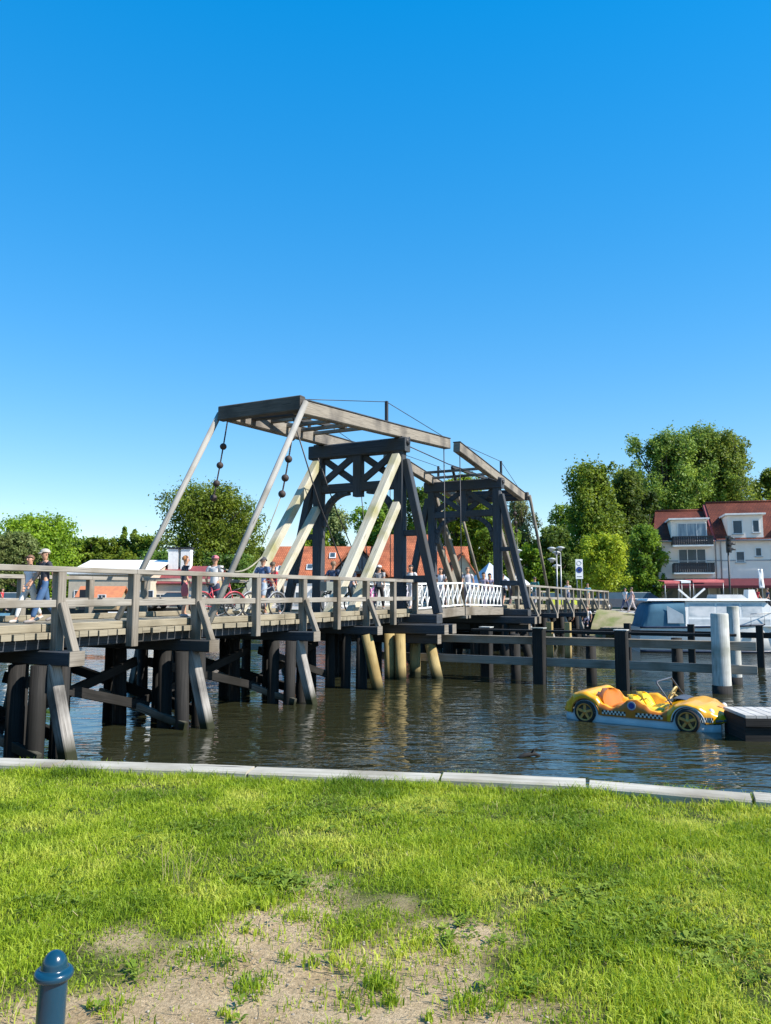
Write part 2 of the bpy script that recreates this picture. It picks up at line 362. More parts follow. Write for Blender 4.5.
# quay: timber capping boards end to end over a dark sheet-pile wall
def quay():
    mat('quay_wall', (.05, .045, .04), (.09, .08, .07), rough=.9, scale=2)
    root = thing('quay_edge', 'pale weathered timber capping along the near grassy bank', 'quay', (0, 0, 0))
    P = [Vector((x, y, 0)) for x, y in QUAY if -35 < x < 23]
    wm = MB()
    for p, q in zip(P, P[1:]):
        wm.add([(p.x, p.y, .0), (q.x, q.y, .0), (q.x, q.y, -2.5), (p.x, p.y, -2.5)], [(0, 1, 2, 3)])
        wm.add([(p.x, p.y + .2, -.1), (q.x, q.y + .2, -.1), (q.x, q.y + .2, -2.5), (p.x, p.y + .2, -2.5)], [(0, 1, 2, 3)])
    wm.build('quay_wall', 'quay_wall', root)
    # resample into long boards
    cuts = [-30, -14, -8.2, -5.3, -3.0, -1.2, .45, 1.62, 2.75, 4.2, 6, 9, 14, 22]
    for i, (x0, x1) in enumerate(zip(cuts, cuts[1:])):
        m = MB(); g = .012
        xs = [x0 + g] + [x for x, _ in QUAY if x0 + .1 < x < x1 - .1] + [x1 - g]
        wd = .255 + random.uniform(-.012, .012); dz = random.uniform(0, .014)
        prof = [(0, .0), (0, .055), (.012, .07), (wd - .012, .07), (wd, .055), (wd, -.16), (.0, -.16)]
        rows = []
        for x in xs:
            y = quay_y(x); sl = (quay_y(x + .05) - quay_y(x - .05)) / .1; nn = Vector((-sl, 1, 0)).normalized()
            rows.append([Vector((x, y, dz)) + nn * a + Vector((0, 0, b)) for a, b in prof + prof[:1]])
        vs_ = [p for r_ in rows for p in r_]; k = len(prof) + 1; fs = []; uv = []
        for a in range(len(rows) - 1):
            for c in range(k - 1):
                fs.append((a * k + c, a * k + c + 1, (a + 1) * k + c + 1, (a + 1) * k + c))
                ua, ub = xs[a] + i * 7, xs[a + 1] + i * 7
                uv.append([(ua, c * .1), (ua, c * .1 + .1), (ub, c * .1 + .1), (ub, c * .1)])
        fs += [tuple(range(k - 1)), tuple((len(rows) - 1) * k + c for c in range(k - 2, -1, -1))]
        uv += [[(0, 0)] * (k - 1)] * 2
        m.add(vs_, fs, uv); m.build('capping_board', 'quay_timber', root)
quay()

def water():
    m, nt, n, l, b = nodes('river_water')
    b.inputs['Base Color'].default_value = (.024, .025, .012, 1); b.inputs['Roughness'].default_value = .02; b.inputs['IOR'].default_value = 1.42
    tc = n.new('ShaderNodeTexCoord')
    def layer(scale, sx, sy, det, rot):
        mp = n.new('ShaderNodeMapping'); mp.inputs['Scale'].default_value = (sx, sy, 1); mp.inputs['Rotation'].default_value = (0, 0, rot)
        l.new(tc.outputs['Object'], mp.inputs[0]); z = n.new('ShaderNodeTexNoise'); z.inputs['Scale'].default_value = scale; z.inputs['Detail'].default_value = det; z.inputs['Roughness'].default_value = .5
        z.inputs['Distortion'].default_value = .5
        l.new(mp.outputs[0], z.inputs['Vector']); return z
    a = layer(1.5, .6, 1.3, 2, R(10)); c = layer(4.6, .55, 1.4, 2, R(-14)); d = layer(.16, 1, 1, 2, 0)
    s1 = n.new('ShaderNodeMath'); s1.operation = 'MULTIPLY_ADD'; s1.inputs[1].default_value = .30; l.new(c.outputs['Fac'], s1.inputs[0]); l.new(a.outputs['Fac'], s1.inputs[2])
    am = n.new('ShaderNodeMapRange'); am.inputs[1].default_value = .35; am.inputs[2].default_value = .65; am.inputs[3].default_value = .15; am.inputs[4].default_value = 1.05
    l.new(d.outputs['Fac'], am.inputs[0])
    bp = n.new('ShaderNodeBump'); bp.inputs['Distance'].default_value = .088; l.new(am.outputs[0], bp.inputs['Strength'])
    l.new(s1.outputs[0], bp.inputs['Height']); l.new(bp.outputs[0], b.inputs['Normal'])
    o = MB().add([(-3000, -200, WZ), (3000, -200, WZ), (3000, 6000, WZ), (-3000, 6000, WZ)], [(0, 1, 2, 3)]).build('river_water', 'river_water'); tag(o, kind='structure')
water()

GZ = .35       # far bank level
def far_bank():
    mat('far_turf', (.06, .09, .02), (.13, .13, .06), rough=.95, scale=.3)
    mat('far_wall', (.10, .09, .08), (.05, .045, .04), rough=.9, scale=1)
    mat('sand_slope', (.30, .25, .15), (.15, .17, .05), rough=.95, scale=1.2, bump=.6, bscale=6)
    mat('paving', (.30, .28, .26), (.38, .36, .33), rough=.9, scale=.8)
    edge = [B(44, -400), B(44, -60), B(43, -14), B(42.5, -3), B(42.5, 8), B(46, 30), B(52, 60), B(60, 120), B(60, 900)]
    far = [p + U * 4000 for p in edge]
    n = len(edge)
    o = MB().add([(p.x, p.y, GZ) for p in edge] + [(p.x, p.y, GZ) for p in far], [(i, i + 1, n + i + 1, n + i) for i in range(n - 1)]).build('far_bank_ground', 'far_turf'); tag(o, kind='structure')
    wb = MB()
    for p, q in zip(edge, edge[1:]): wb.add([(p.x, p.y, GZ), (q.x, q.y, GZ), (q.x, q.y, -3), (p.x, p.y, -3)], [(0, 1, 2, 3)])
    o = wb.build('far_quay_wall', 'far_wall'); tag(o, 'dark far quay wall along the river beyond the bridge', 'quay wall')
    # promenade on the far bank
    pr = [edge[1] + U * 1.5, edge[2] + U * 1.5, edge[3] + U * 1.5, edge[4] + U * 1.5, edge[5] + U * 1.5, edge[6] + U * 1.5]
    o = MB().add([(p.x, p.y, GZ + .006) for p in pr] + [(p.x + U.x * 16, p.y + U.y * 16, GZ + .006) for p in pr], [(i, i + 1, 7 + i, 6 + i) for i in range(5)]).build('promenade', 'paving'); tag(o, kind='structure')
    # sandy embankment beside the far end of the bridge
    P = []
    for i in range(25):
        n_ = -.4 - i * .32; row = []
        for j in range(9):
            t = 40.2 + j * .5; z = -1.3 + (1.95 - i * .035) * min(1, (j + .3) / 5.5) ** .7 + noise.noise((i * .5, j * .7, 2)) * .1
            if j == 8: z = GZ - .05
            p = B(t, n_); row.append((p.x, p.y, z))
        P.append(row)
    o = MB().grid(P).build('sandy_embankment', 'sand_slope'); tag(o, kind='structure')
far_bank()

# ================================================================== BRIDGE (local t, n, z)
def bthing(name, label, cat, group=None): return thing(name, label, cat, A0, BROT, group)
def part(mb, name, m, parent, label=None):
    o = mb.build(name, m, parent)
    if label: o['label'] = label
    return o

def approach(label, t0, t1, posts, bents, nf, zf, piles, near_struts=True):
    root = bthing('timber_bridge', label, 'bridge')
    # deck planks laid across
    d = MB(); t = t0
    while t < t1 - .05:
        wpl = random.uniform(.19, .215)
        z = zf(t) - .055 + random.uniform(-.006, .006)
        d.beam((t + wpl / 2, random.uniform(.02, .075), z), (t + wpl / 2, nf - .05, z), wpl, .11, ch=.006)
        t += wpl + random.uniform(.016, .034)
    part(d, 'deck', 'plank_timber', root)
    for n_ in (.25, nf - .25):
        c = MB(); tt = t0
        while tt < t1 - .1:
            te = min(tt + 3.7, t1); c.beam((tt + .01, n_, zf(tt) + .075), (te - .01, n_, zf(te) + .075), .20, .145); tt = te
        part(c, 'kerb_timber', 'plank_timber', root)
    for n_ in (.36, 1.9, nf / 2 + .4, nf - 1.7, nf - .36):
        hs_ = .18; c = MB(); c.beam((t0, n_, zf(t0) - .12 - hs_ / 2), (t1, n_, zf(t1) - .12 - hs_ / 2), .22, hs_); part(c, 'stringer', 'dark_timber' if n_ in (.36, nf - .36) else 'black_timber', root)  # shade below the deck put into the dark timber colours
    # railings
    for side, n_ in ((-1, 0.0), (1, nf)):
        top = MB(); tl = [t0] + [p for p, _ in posts if t0 < p < t1] + [t1]
        brk = tl[::2] + ([tl[-1]] if len(tl) % 2 == 0 else [])
        for a, b in zip(brk, brk[1:]): top.beam((a + .004, n_, zf(a) + 1.10), (b - .004, n_, zf(b) + 1.10), .17, .10)
        rl = part(top, 'top_rail', 'rail_timber', root)
        mid = MB()
        for a, b in zip(tl, tl[1:]): mid.beam((a + .06, n_ - side * .0, zf(a) + .50), (b - .06, n_, zf(b) + .50), .10, .13)
        part(mid, 'middle_rail', 'rail_timber', root)
        for p, br in posts:
            z = zf(p); m = MB(); m.beam((p, n_ + side * .005, z - .34), (p, n_ + side * .005, z + 1.05), .17, .18, up=(0, 1, 0)); part(m, 'rail_post', 'grey_timber', root)
            if br:
                m = MB(); m.beam((p, n_ + side * .09, z + .50), (p, n_ + side * .44, z - .33), .13, .15, up=(1, 0, 0)); part(m, 'post_brace', 'grey_timber', root)
    for t, kind in bents:
        z = zf(t) - .355
        c = MB(); c.beam((t, -.50, z - .08), (t, nf + .5, z - .08), .32, .25); cap = part(c, 'cap_beam', 'dark_timber' if kind == 'dark' else 'dark_timber', root)
        e = MB(); e.beam((t, -.525, z - .08), (t, -.503, z - .08), .32, .25, ch=.005); part(e, 'lit_end', 'grey_timber', cap)  # paler plate: sunlight on the cap's near end put into its colour
        for k, n_ in enumerate((.12, .12, .62, 1.2, 1.9, 2.7, 3.6, 4.4, nf - .4)):
            dt = .26 * (1 if k % 2 else -1) if kind == 'dark' else 0; q = MB(); q.cone((t + dt + random.uniform(-.04, .04), n_, z - .2), (t + dt + random.uniform(-.05, .05), n_ + random.uniform(-.06, .06), -2.6), .142, .165, 14)
            part(q, 'pile', 'black_timber', cap)
        q = MB()
        if kind == 'dark':
            q.beam((t - .05, .05, z - .2), (t + .12, -.66, -2.4), .22, .24, up=(1, 0, 0)); part(q, 'raking_strut', 'strut_timber', cap)
            q = MB(); q.beam((t + .1, nf, z - .2), (t + .1, nf + .66, -2.4), .21, .23, up=(1, 0, 0)); part(q, 'raking_strut', 'strut_timber', cap)
            q = MB(); q.beam((t + .46, .3, -.95), (t + .46, nf, .1), .10, .22); part(q, 'cross_brace', 'black_timber', cap)
            q = MB(); q.beam((t - .34, 2.4, -.55), (t - .34, -.1, -1.12), .10, .16); part(q, 'waling', 'strut_timber', cap)
        else:
            q.cone((t - .1, -.12, z - .2), (t + .05, -.72, -2.4), .17, .18, 14); part(q, 'raking_strut', 'tan_pile', cap)
    for (a, ka), (b, kb) in zip(bents, bents[1:]):
        for n_ in (1.5,):
            q = MB(); q.beam((a, n_ - .2, .12), (b, n_ - .2, -.85), .10, .2); q.beam((a, n_ + .2, -.85), (b, n_ + .2, .12), .10, .2); part(q, 'diagonal_brace', 'black_timber', root)
    return root
posts1 = [(-7.3, 1), (-5.5, 0), (-3.65, 1), (-1.85, 0), (0, 1), (1.76, 0), (3.6, 1), (5.75, 0), (7.8, 1), (9.58, 0), (11.32, 1), (13.18, 0), (14.9, 0)]
approach('grey weathered timber approach bridge on dark piles running up to the nearer drawbridge tower', -7.6, 15.0, posts1,
         [(-7.3, 'dark'), (-3.65, 'dark'), (0, 'dark'), (3.6, 'dark'), (7.7, 'dark'), (11.25, 'tan')], 5.6, lambda t: .95 + .002 * t, 'dark')
zfar = lambda t: .98 - max(0, t - 27) * .011
posts2 = [(26.6 + 1.85 * i, i % 2) for i in range(12)] + [(48.4, 0)]
approach('far timber approach bridge with grey railing sloping down to the far bank', 25.5, 48.6, posts2,
         [(28.4, 'dark'), (32.1, 'dark'), (35.8, 'dark'), (39.5, 'dark')], 4.5, zfar, 'dark')

NL, NR = 3.85, .5    # the two leg lines of the towers
def tower(label, tc, s, light):
    """s = +1: counterweight and struts on the low-t side"""
    root = bthing('bridge_tower', label, 'bridge tower')
    L = lambda dt, n_, z: (tc + s * dt, n_, z)
    D = 'dark_timber'
    for n_, o in ((NR, -1), (NL, 1)):
        m = MB(); m.beam(L(0, n_, .96), L(0, n_, 6.66), .36, .36, up=(0, 1, 0)); part(m, 'leg', D, root)
        m = MB(); m.beam(L(.02, n_ + o * .20, 6.35), L(.02, n_ + o * 1.42, .98), .28, .28, up=(1, 0, 0)); part(m, 'outrigger', D, root)
        m = MB(); m.beam(L(.02, n_ + o * .17, 3.75), L(.02, n_ + o * .70, 3.75), .18, .2); part(m, 'outrigger_tie', D, root); m = MB(); m.beam(L(.02, n_ + o * .17, 2.15), L(.02, n_ + o * 1.05, 2.15), .2, .24); part(m, 'outrigger_tie', D, root)
        # long and short raking struts down to the deck
        sm = 'cream_timber' if light else 'beam_timber'
        m = MB(); m.beam(L(-.22, n_ - o * .02, 6.45), L(-4.75, n_ - o * .02, 1.02), .30, .30, up=(0, 1, 0)); part(m, 'long_strut', sm, root)
        m = MB(); m.beam(L(-.22, n_ - o * .02, 4.75), L(-3.45, n_ - o * .02, 1.02), .27, .27, up=(0, 1, 0)); part(m, 'short_strut', sm, root)
        # curved knee brace between leg and lower beam
        m = MB(); pts = []
        for k in range(9):
            a = k / 8 * math.pi / 2
            pts.append(L(0, n_ - o * (.20 + 1.05 * (1 - math.cos(a))), 4.15 + 1.18 * math.sin(a)))
        for p, q in zip(pts, pts[1:]): m.beam(p, q, .2, .26, up=(1, 0, 0), ext=.03)
        part(m, 'knee_brace', D, root)
    m = MB(); m.beam(L(0, NR - .30, 6.89), L(0, NL + .36, 6.89), .44, .50); part(m, 'portal_beam', D, root)
    m = MB(); m.beam(L(0, NR + .18, 5.50), L(0, NL - .18, 5.50), .30, .32); part(m, 'lower_beam', D, root)
    m = MB(); m.beam(L(0, (NR + NL) / 2, 5.15), L(0, (NR + NL) / 2, 6.66), .32, .34, up=(0, 1, 0)); part(m, 'king_post', D, root)
    mid = (NR + NL) / 2
    for a, b in ((NR + .18, mid - .17), (mid + .17, NL - .18)):
        m = MB(); m.beam(L(.07, a, 5.70), L(.07, b, 6.62), .13, .24); m.beam(L(-.07, a, 6.62), L(-.07, b, 5.70), .13, .24); part(m, 'cross_brace', D, root)
    # iron bearing caps on the portal beam ends
    for n_ in (NR - .05, NL + .05):
        m = MB(); m.box(L(0, n_, 7.165), (.34, .22, .045)); m.lathe([(0, -.14), (.12, -.14), (.12, .14), (0, .14)], L(0, n_ - .17, 7.0), 12, axis='y'); part(m, 'bearing', 'dark_iron', root)
    # pier below: stacked caps on piles
    for z, n0, n1, dt in ((.46, -1.35, 5.6, -.35), (.46, -1.35, 5.6, .35), (.12, -.95, 5.2, 0.0)):
        m = MB(); m.beam(L(dt, n0, z), L(dt, n1, z), .34, .32); c = part(m, 'pier_cap', D, root)
        e = MB(); e.beam(L(dt, n0 - .025, z), L(dt, n0 - .003, z), .34, .32, ch=.005); part(e, 'lit_end', 'grey_timber', c)  # near end again paler, painted as sunlit
    m = MB(); m.beam(L(0, -.98, .80), L(0, NL + 1.5, .80), .5, .30); part(m, 'sill_beam', D, root)
    pm = 'tan_pile' if light else 'black_timber'
    for dt, n0, n1 in ((.0, -.62, -1.22), (-.75, .55, .5), (-.75, .15, .1), (.35, .1, .1), (-.35, 1.6, 1.6), (.35, 1.6, 1.6), (-.35, 3, 3), (.35, 3, 3), (0, 4.4, 4.4), (0, 4.9, 5.6)):
        m = MB(); m.cone(L(dt, n0, -.04 if abs(dt) < .1 else .30), L(dt, n1, -2.6), .18, .20, 16); part(m, 'pile', pm if n1 < .6 else 'black_timber', root)
    if not light:  # black boards added for the deep shade under the far approach
        m = MB()
        for k in range(5): m.beam(L(-.55, .2, -.05 - k * .21), L(-.55, 5.0, -.05 - k * .21), .08, .2)
        part(m, 'shade_boards', 'black_timber', root)
    return root
tower('nearer dark blue-grey drawbridge tower with cream raking struts', 14.75, 1, True)
tower('farther dark drawbridge tower with brown raking struts', 25.3, -1, False)

def balance(label, tc, s, ta, za, tb, zb, mast_t, rods):
    """rocking frame: counterweight end (ta), channel end (tb)"""
    root = bthing('balance_frame', label, 'bridge frame')
    zz = lambda t: za + (zb - za) * (t - ta) / (tb - ta)
    nr, nl = NR + .02, NL - .02
    d0 = 1 if tb > ta else -1; nle = nl - (1.05 if d0 > 0 else 0); nlt = lambda t: nle + (nl - nle) * (t - ta) / (tc - ta)
    for n_ in (nr, nl):
        fl = 1 if n_ == nl else 0; sk = -1.05 * fl * (1 if d0 > 0 else .0)
        na = n_ + sk; nb_ = n_ - sk * (tb - tc) / (tc - ta) * .6 if fl else n_
        m = MB(); m.beam((ta, na, za), (tb, nb_, zb), .30, .40); b = part(m, 'balance_beam', 'beam_timber', root)
        m = MB(); m.beam((ta, na, za + .222), (tb, nb_, zb + .222), .34, .035, ch=.004); part(m, 'cap_board', 'dark_timber', b)
        mt = mast_t; m = MB(); m.beam((mt, n_ if n_ == nr else nlt(mt), zz(mt) + .24), (mt, n_ if n_ == nr else nlt(mt), zz(mt) + .98), .10, .10, up=(0, 1, 0)); part(m, 'mast', 'dark_iron', root)
        m = MB()
        for te in (ta + (tb - ta) * .02, tb - (tb - ta) * .02): m.tube([(mt, n_ if n_ == nr else nlt(mt), zz(mt) + .96), (te, n_ if n_ == nr else nlt(te), zz(te) + .25)], .013, 6)
        part(m, 'stay_cable', 'dark_iron', root)
    d = 1 if tb > ta else -1
    # counterweight: heavy end beam, then open cross timbers
    m = MB(); m.beam((ta - d * .16, nr - .3, za + .03), (ta - d * .16, nle + .28, za + .03), .26, .42); part(m, 'end_beam', 'weathered_dark', root)
    for k in range(2):
        t = ta + d * (.42 + k * .62); m = MB(); m.beam((t, nr + .16, zz(t) + .02), (t, nlt(t) - .16, zz(t) + .08), .28, .20); part(m, 'counterweight_timber', 'dark_timber', root)
    for t in (2.2, 3.3, 4.4, 5.4):
        t = ta + d * t; m = MB(); m.beam((t, nr + .16, zz(t) + .10), (t, nlt(t) - .16, zz(t) + .10), .17, .11); part(m, 'cross_timber', 'beam_timber', root)
    m = MB(); a, b = ta + d * 1.4, ta + d * 5.6
    m.beam((a, nr + .3, zz(a) + .215), (b, (nr + nl) / 2, zz(b) + .215), .12, .10); m.beam((a, nlt(a) - .3, zz(a) + .217), (b, (nr + nl) / 2, zz(b) + .217), .12, .10); part(m, 'diagonal_timber', 'dark_timber', root)
    m = MB(); m.tube([(tc, nr - .4, zz(tc) - .27), (tc, nl + .4, zz(tc) - .27)], .07, 10); part(m, 'axle', 'dark_iron', root)
    # poles that hold the counterweight end down
    for n_, nq, (t_, z_) in ((nr - .38, nr - .33, rods[0]), (nle + .36, nl + .1, rods[1])):
        m = MB(); m.tube([(ta - d * .12, n_, za + .06), (t_, nq, z_)], [.085, .075], 10); part(m, 'pull_pole', 'pole_timber' if d > 0 else 'beam_timber', root)
    # hanger rods to the bridge leaf
    for n_ in (nr, nl):
        m = MB(); te = tb - d * .35; m.tube([(te, n_ if n_ == nr else nlt(te), zz(te) - .2), (te, n_ - .02, 1.06)], .022, 6); part(m, 'hanger_rod', 'dark_iron', root)
    return root
balance('nearer rocking frame of grey beams, its planked counterweight end held by two pale poles', 14.75, 1, 8.18, 6.84, 19.2, 7.72, 13.74, ((4.25, .97), (5.15, .97)))
balance('farther rocking frame of brown beams sloping down to the far bank', 25.3, -1, 29.4, 6.72, 20.25, 7.78, 26.05, ((33.4, 1.0), (33.2, 1.0)))

# locking chains with iron balls hanging from the counterweight ends
def chain(label, p0, p1, n_, balls, tail, group='ball chains of the drawbridge'):
    root = bthing('ball_chain', label, 'chain', group)
    p0 = Vector(p0); p1 = Vector(p1); m = MB()
    pts = [p0.lerp(p1, k / 24) + Vector((0, 0, -.10 * math.sin(math.pi * k / 24))) for k in range(25)]
    for k, (a, b) in enumerate(zip(pts, pts[1:])):
        for h in range(3):
            c0 = a.lerp(b, h / 3); c1 = a.lerp(b, (h + 1.25) / 3); m.beam(c0, c1, .05 if (h + k) % 2 else .018, .018 if (h + k) % 2 else .05, ch=.004)
    part(m, 'links', 'rust_iron', root)
    for f in balls:
        q = p0.lerp(p1, f) + Vector((0, 0, -.10 * math.sin(math.pi * f)))
        b = MB(); b.ball(q, .105, 14, 8); part(b, 'ball_weight', 'rust_iron', root)
    if tail:
        b = MB(); b.tube([p1, tail], .014, 6); part(b, 'tail_rope', 'rope_fibre', root)
def onN(px, py, n_):
    d = ray(px, py); s = ((A0 + N * n_ - CAM).dot(N)) / d.dot(N); q = CAM + d * s; return (q - A0).dot(U), n_, q.z
def cpt(px, py, n_): return onN(px, py, n_)
chain('ball chain hanging from the rear corner of the nearer counterweight above the round tree', cpt(228, 418, 3.7), cpt(213.5, 498, 3.7), 3.7, (.33, .56, .80, 1.0), None)
chain('ball chain hanging beside the pale pole of the nearer counterweight, thin rope below it', cpt(294, 424, .7), cpt(282, 494, .7), .7, (.17, .46, .74, 1.0), cpt(262, 545, .9))
chain('small ball chain hanging under the farther counterweight', (28.9, .8, 6.45), (29.3, .8, 4.6), .8, (.3, .55, .8), (29.6, .8, 2.5))
ro = bthing('operating_rope', 'dark thin rope slanting from the nearer counterweight down to the deck by the cream struts', 'rope')
part(MB().tube([cpt(293, 418, .8), cpt(318, 500, .8), cpt(345, 572, .8), cpt(352, 600, .8)], .022, 6), 'rope_length', 'dark_iron', ro)
ro = bthing('operating_rope', 'second thin rope hanging inside the nearer tower beside the far leg', 'rope')
part(MB().tube([cpt(318, 458, 3.0), cpt(336, 510, 3.0), cpt(352, 548, 3.0), cpt(362, 575, 3.0)], .022, 6), 'rope_length', 'dark_iron', ro)
ro = bthing('overhead_cable', 'thin cable strung between the two drawbridge towers', 'cable')
part(MB().tube([(14.9, .4, 6.95), (19, .4, 6.86), (25.2, .4, 6.98)], .02, 6), 'cable_length', 'dark_iron', ro)
ro = bthing('slack_rope', 'slack pale rope sagging between the counterweight pole and a cream strut', 'rope')
a, b = Vector(cpt(221, 568, .6)), Vector(cpt(262, 557, .9))
part(MB().tube([a.lerp(b, k / 8) + Vector((0, 0, -.22 * math.sin(math.pi * k / 8))) for k in range(9)], .022, 6), 'rope_length', 'rope_fibre', ro)

def leaf(label, t0, t1, zA, zB):
    root = bthing('bascule_leaf', label, 'bridge leaf')
    zz = lambda t: zA + (zB - zA) * (t - t0) / (t1 - t0)
    d = MB(); t = t0; s = 1 if t1 > t0 else -1
    while (t1 - t) * s > .1:
        d.beam((t + s * .1, NR - .22, zz(t) - .04), (t + s * .1, NL + .22, zz(t) - .04), .19, .08, ch=.006); t += s * .208
    part(d, 'deck', 'plank_timber', root)
    for n_ in (NR - .30, NL + .30):
        m = MB(); m.beam((t0, n_, zz(t0) - .13), (t1, n_, zz(t1) - .13), .12, .34); part(m, 'edge_beam', 'grey_timber', root)
        m = MB(); m.beam((t0 + s * .1, n_, zz(t0) + 1.0), (t1 - s * .1, n_, zz(t1) + 1.0), .08, .07); m.beam((t0 + s * .1, n_, zz(t0) + .13), (t1 - s * .1, n_, zz(t1) + .13), .06, .06); part(m, 'handrail', 'white_paint', root)
        m = MB(); k = 0; L_ = abs(t1 - t0) - .3; nb = 9
        for i in range(nb):      # pairs of bowed white laths  )( and crossing rods
            ta = t0 + s * (.15 + L_ * i / nb); tb_ = t0 + s * (.15 + L_ * (i + 1) / nb); h = .84
            for a, b in ((ta, tb_), (tb_, ta)):
                pts = []
                for q in range(7):
                    f = q / 6; x = a + (b - a) * (.5 - .5 * math.cos(math.pi * f)) ; pts.append((x, n_, zz(x) + .16 + f * h))
                m.tube(pts, .024, 6)
            m.beam((ta, n_, zz(ta) + .16), (ta, n_, zz(ta) + .98), .045, .045, up=(0, 1, 0))
        part(m, 'lattice', 'white_paint', root)
    for n_ in (1.2, 2.2, 3.2):
        m = MB(); m.beam((t0, n_, zz(t0) - .2), (t1, n_, zz(t1) - .2), .2, .22); part(m, 'stringer', 'dark_timber', root)
    m = MB(); m.beam((t1 - s * .12, NR - .5, zz(t1) - .36), (t1 - s * .12, NL + .5, zz(t1) - .36), .18, .12); part(m, 'nose_beam', 'grey_timber', root)
leaf('nearer lifting leaf with white lattice railing', 15.25, 20.0, .99, 1.08)
leaf('farther lifting leaf with white lattice railing', 24.9, 20.1, .99, 1.08)

# ---- timber fender wall with posts, and mooring poles
fd = bthing('timber_fender', 'dark guide fender with posts and two pale beams standing right of the bridge', 'fender')
for px, pb, pt in ((487, 677, 627), (540, 684, 628), (623, 690, 630)):
    p = atz(px, pb, WZ); t_, n_ = tn(p); zt = 1.6 - (pt - 595) / F * p.y
    m = MB(); m.beam((t_, n_, -2.6), (t_, n_, zt), .36, .36, up=(0, 1, 0)); q = part(m, 'post', 'black_timber', fd)
    part(MB().beam((t_, n_, zt + .003), (t_, n_, zt + .03), .40, .40, up=(0, 1, 0), ch=.006), 'post_cap', 'white_pole', q)
for z, n1 in ((.12, -10.6), (-.56, -10.6)):
    m = MB(); m.beam((15.45, 2.5, z), (15.45, -4.2, z), .16, .26); m.beam((15.45, -4.21, z), (15.45, n1, z), .16, .26); part(m, 'fender_beam', 'rail_timber', fd)
part(MB().beam((15.2, -2.0, .44), (15.2, -10.1, .44), .34, .07), 'top_plank', 'black_timber', fd)
for n_ in (-3.3, -5.8, -8.4):
    part(MB().cone((15.75, n_, .3), (15.75, n_, -2.6), .16, .18, 12), 'rear_post', 'black_timber', fd)
def pole(label, px, pb, pt, r, name='mooring_pole'):
    p = atz(px, pb, WZ); zt = 1.6 - (pt - 595) / F * p.y
    root = thing(name, label, 'mooring pole', (p.x, p.y, -2.6), 0, 'white mooring poles at the fender end'); h = zt + 2.6
    part(MB().tube([(0, 0, 0), (0, 0, h * .5), (.01, 0, h - .03), (.01, 0, h)], [r * 1.06, r, r * .96, r * .88], 20), 'shaft', 'white_pole', root)
    part(MB().tube([(0, 0, 2.6 - 1.65), (0, 0, 1.62)], r * 1.075, 20), 'wet_base', 'black_timber', root)
pole('thick weathered white mooring pole at the near end of the dark fender', 722.5, 693, 613, .255)
pole('thinner white mooring pole standing just behind the thick white one', 736, 684, 606, .19)
# second fender beyond the channel
f2 = bthing('timber_fender', 'distant timber fender with pale posts beyond the channel', 'fender')
for n_ in (-2.2, -3.0, -5.5, -8, -10.5, -13):
    part(MB().beam((24.2, n_, -2.6), (24.2, n_, .42), .26, .26, up=(0, 1, 0)), 'post', 'tan_pile' if n_ > -3.5 else 'black_timber', f2)
part(MB().beam((24.5, -2, .02), (24.5, -13.5, .02), .12, .22), 'fender_beam', 'black_timber', f2)
f3 = bthing('timber_fender', 'fender beams and posts in the water left of the bridge seen between the piles', 'fender')
for n_ in (8.2, 11, 14): part(MB().beam((14.9, n_, -2.6), (14.9, n_, .5), .34, .34, up=(0, 1, 0)), 'post', 'black_timber', f3)
part(MB().beam((15.1, 6, .28), (15.1, 15, .28), .16, .24), 'fender_beam', 'beam_timber', f3)
part(MB().beam((15.1, 6, -.4), (15.1, 15, -.4), .16, .24), 'fender_beam', 'beam_timber', f3)

# floating jetty, right edge
def jetty():
    mat('jetty_deck', (.40, .37, .33), (.52, .49, .45), rough=.85, scale=3, bump=.3)
    p = Vector((6.93, 15.2, 0)); root = thing('floating_jetty', 'dark floating jetty with pale boarded top at the bow of the yellow pedal car', 'jetty', (p.x, p.y, WZ), R(-4))
    part(MB().beam((0, .55, .12), (7, .55, .12), 1.1, .62, ch=.02), 'float', 'black_timber', root)
    m = MB()
    for k in range(34): m.beam((.1 + k * .205, -.04, .465), (.1 + k * .205, 1.14, .465), .19, .06, ch=.005)
    part(m, 'decking', 'jetty_deck', root)
    part(MB().beam((0, -.03, .36), (7, -.03, .36), .05, .16), 'rubbing_strip', 'black_timber', root)
jetty()

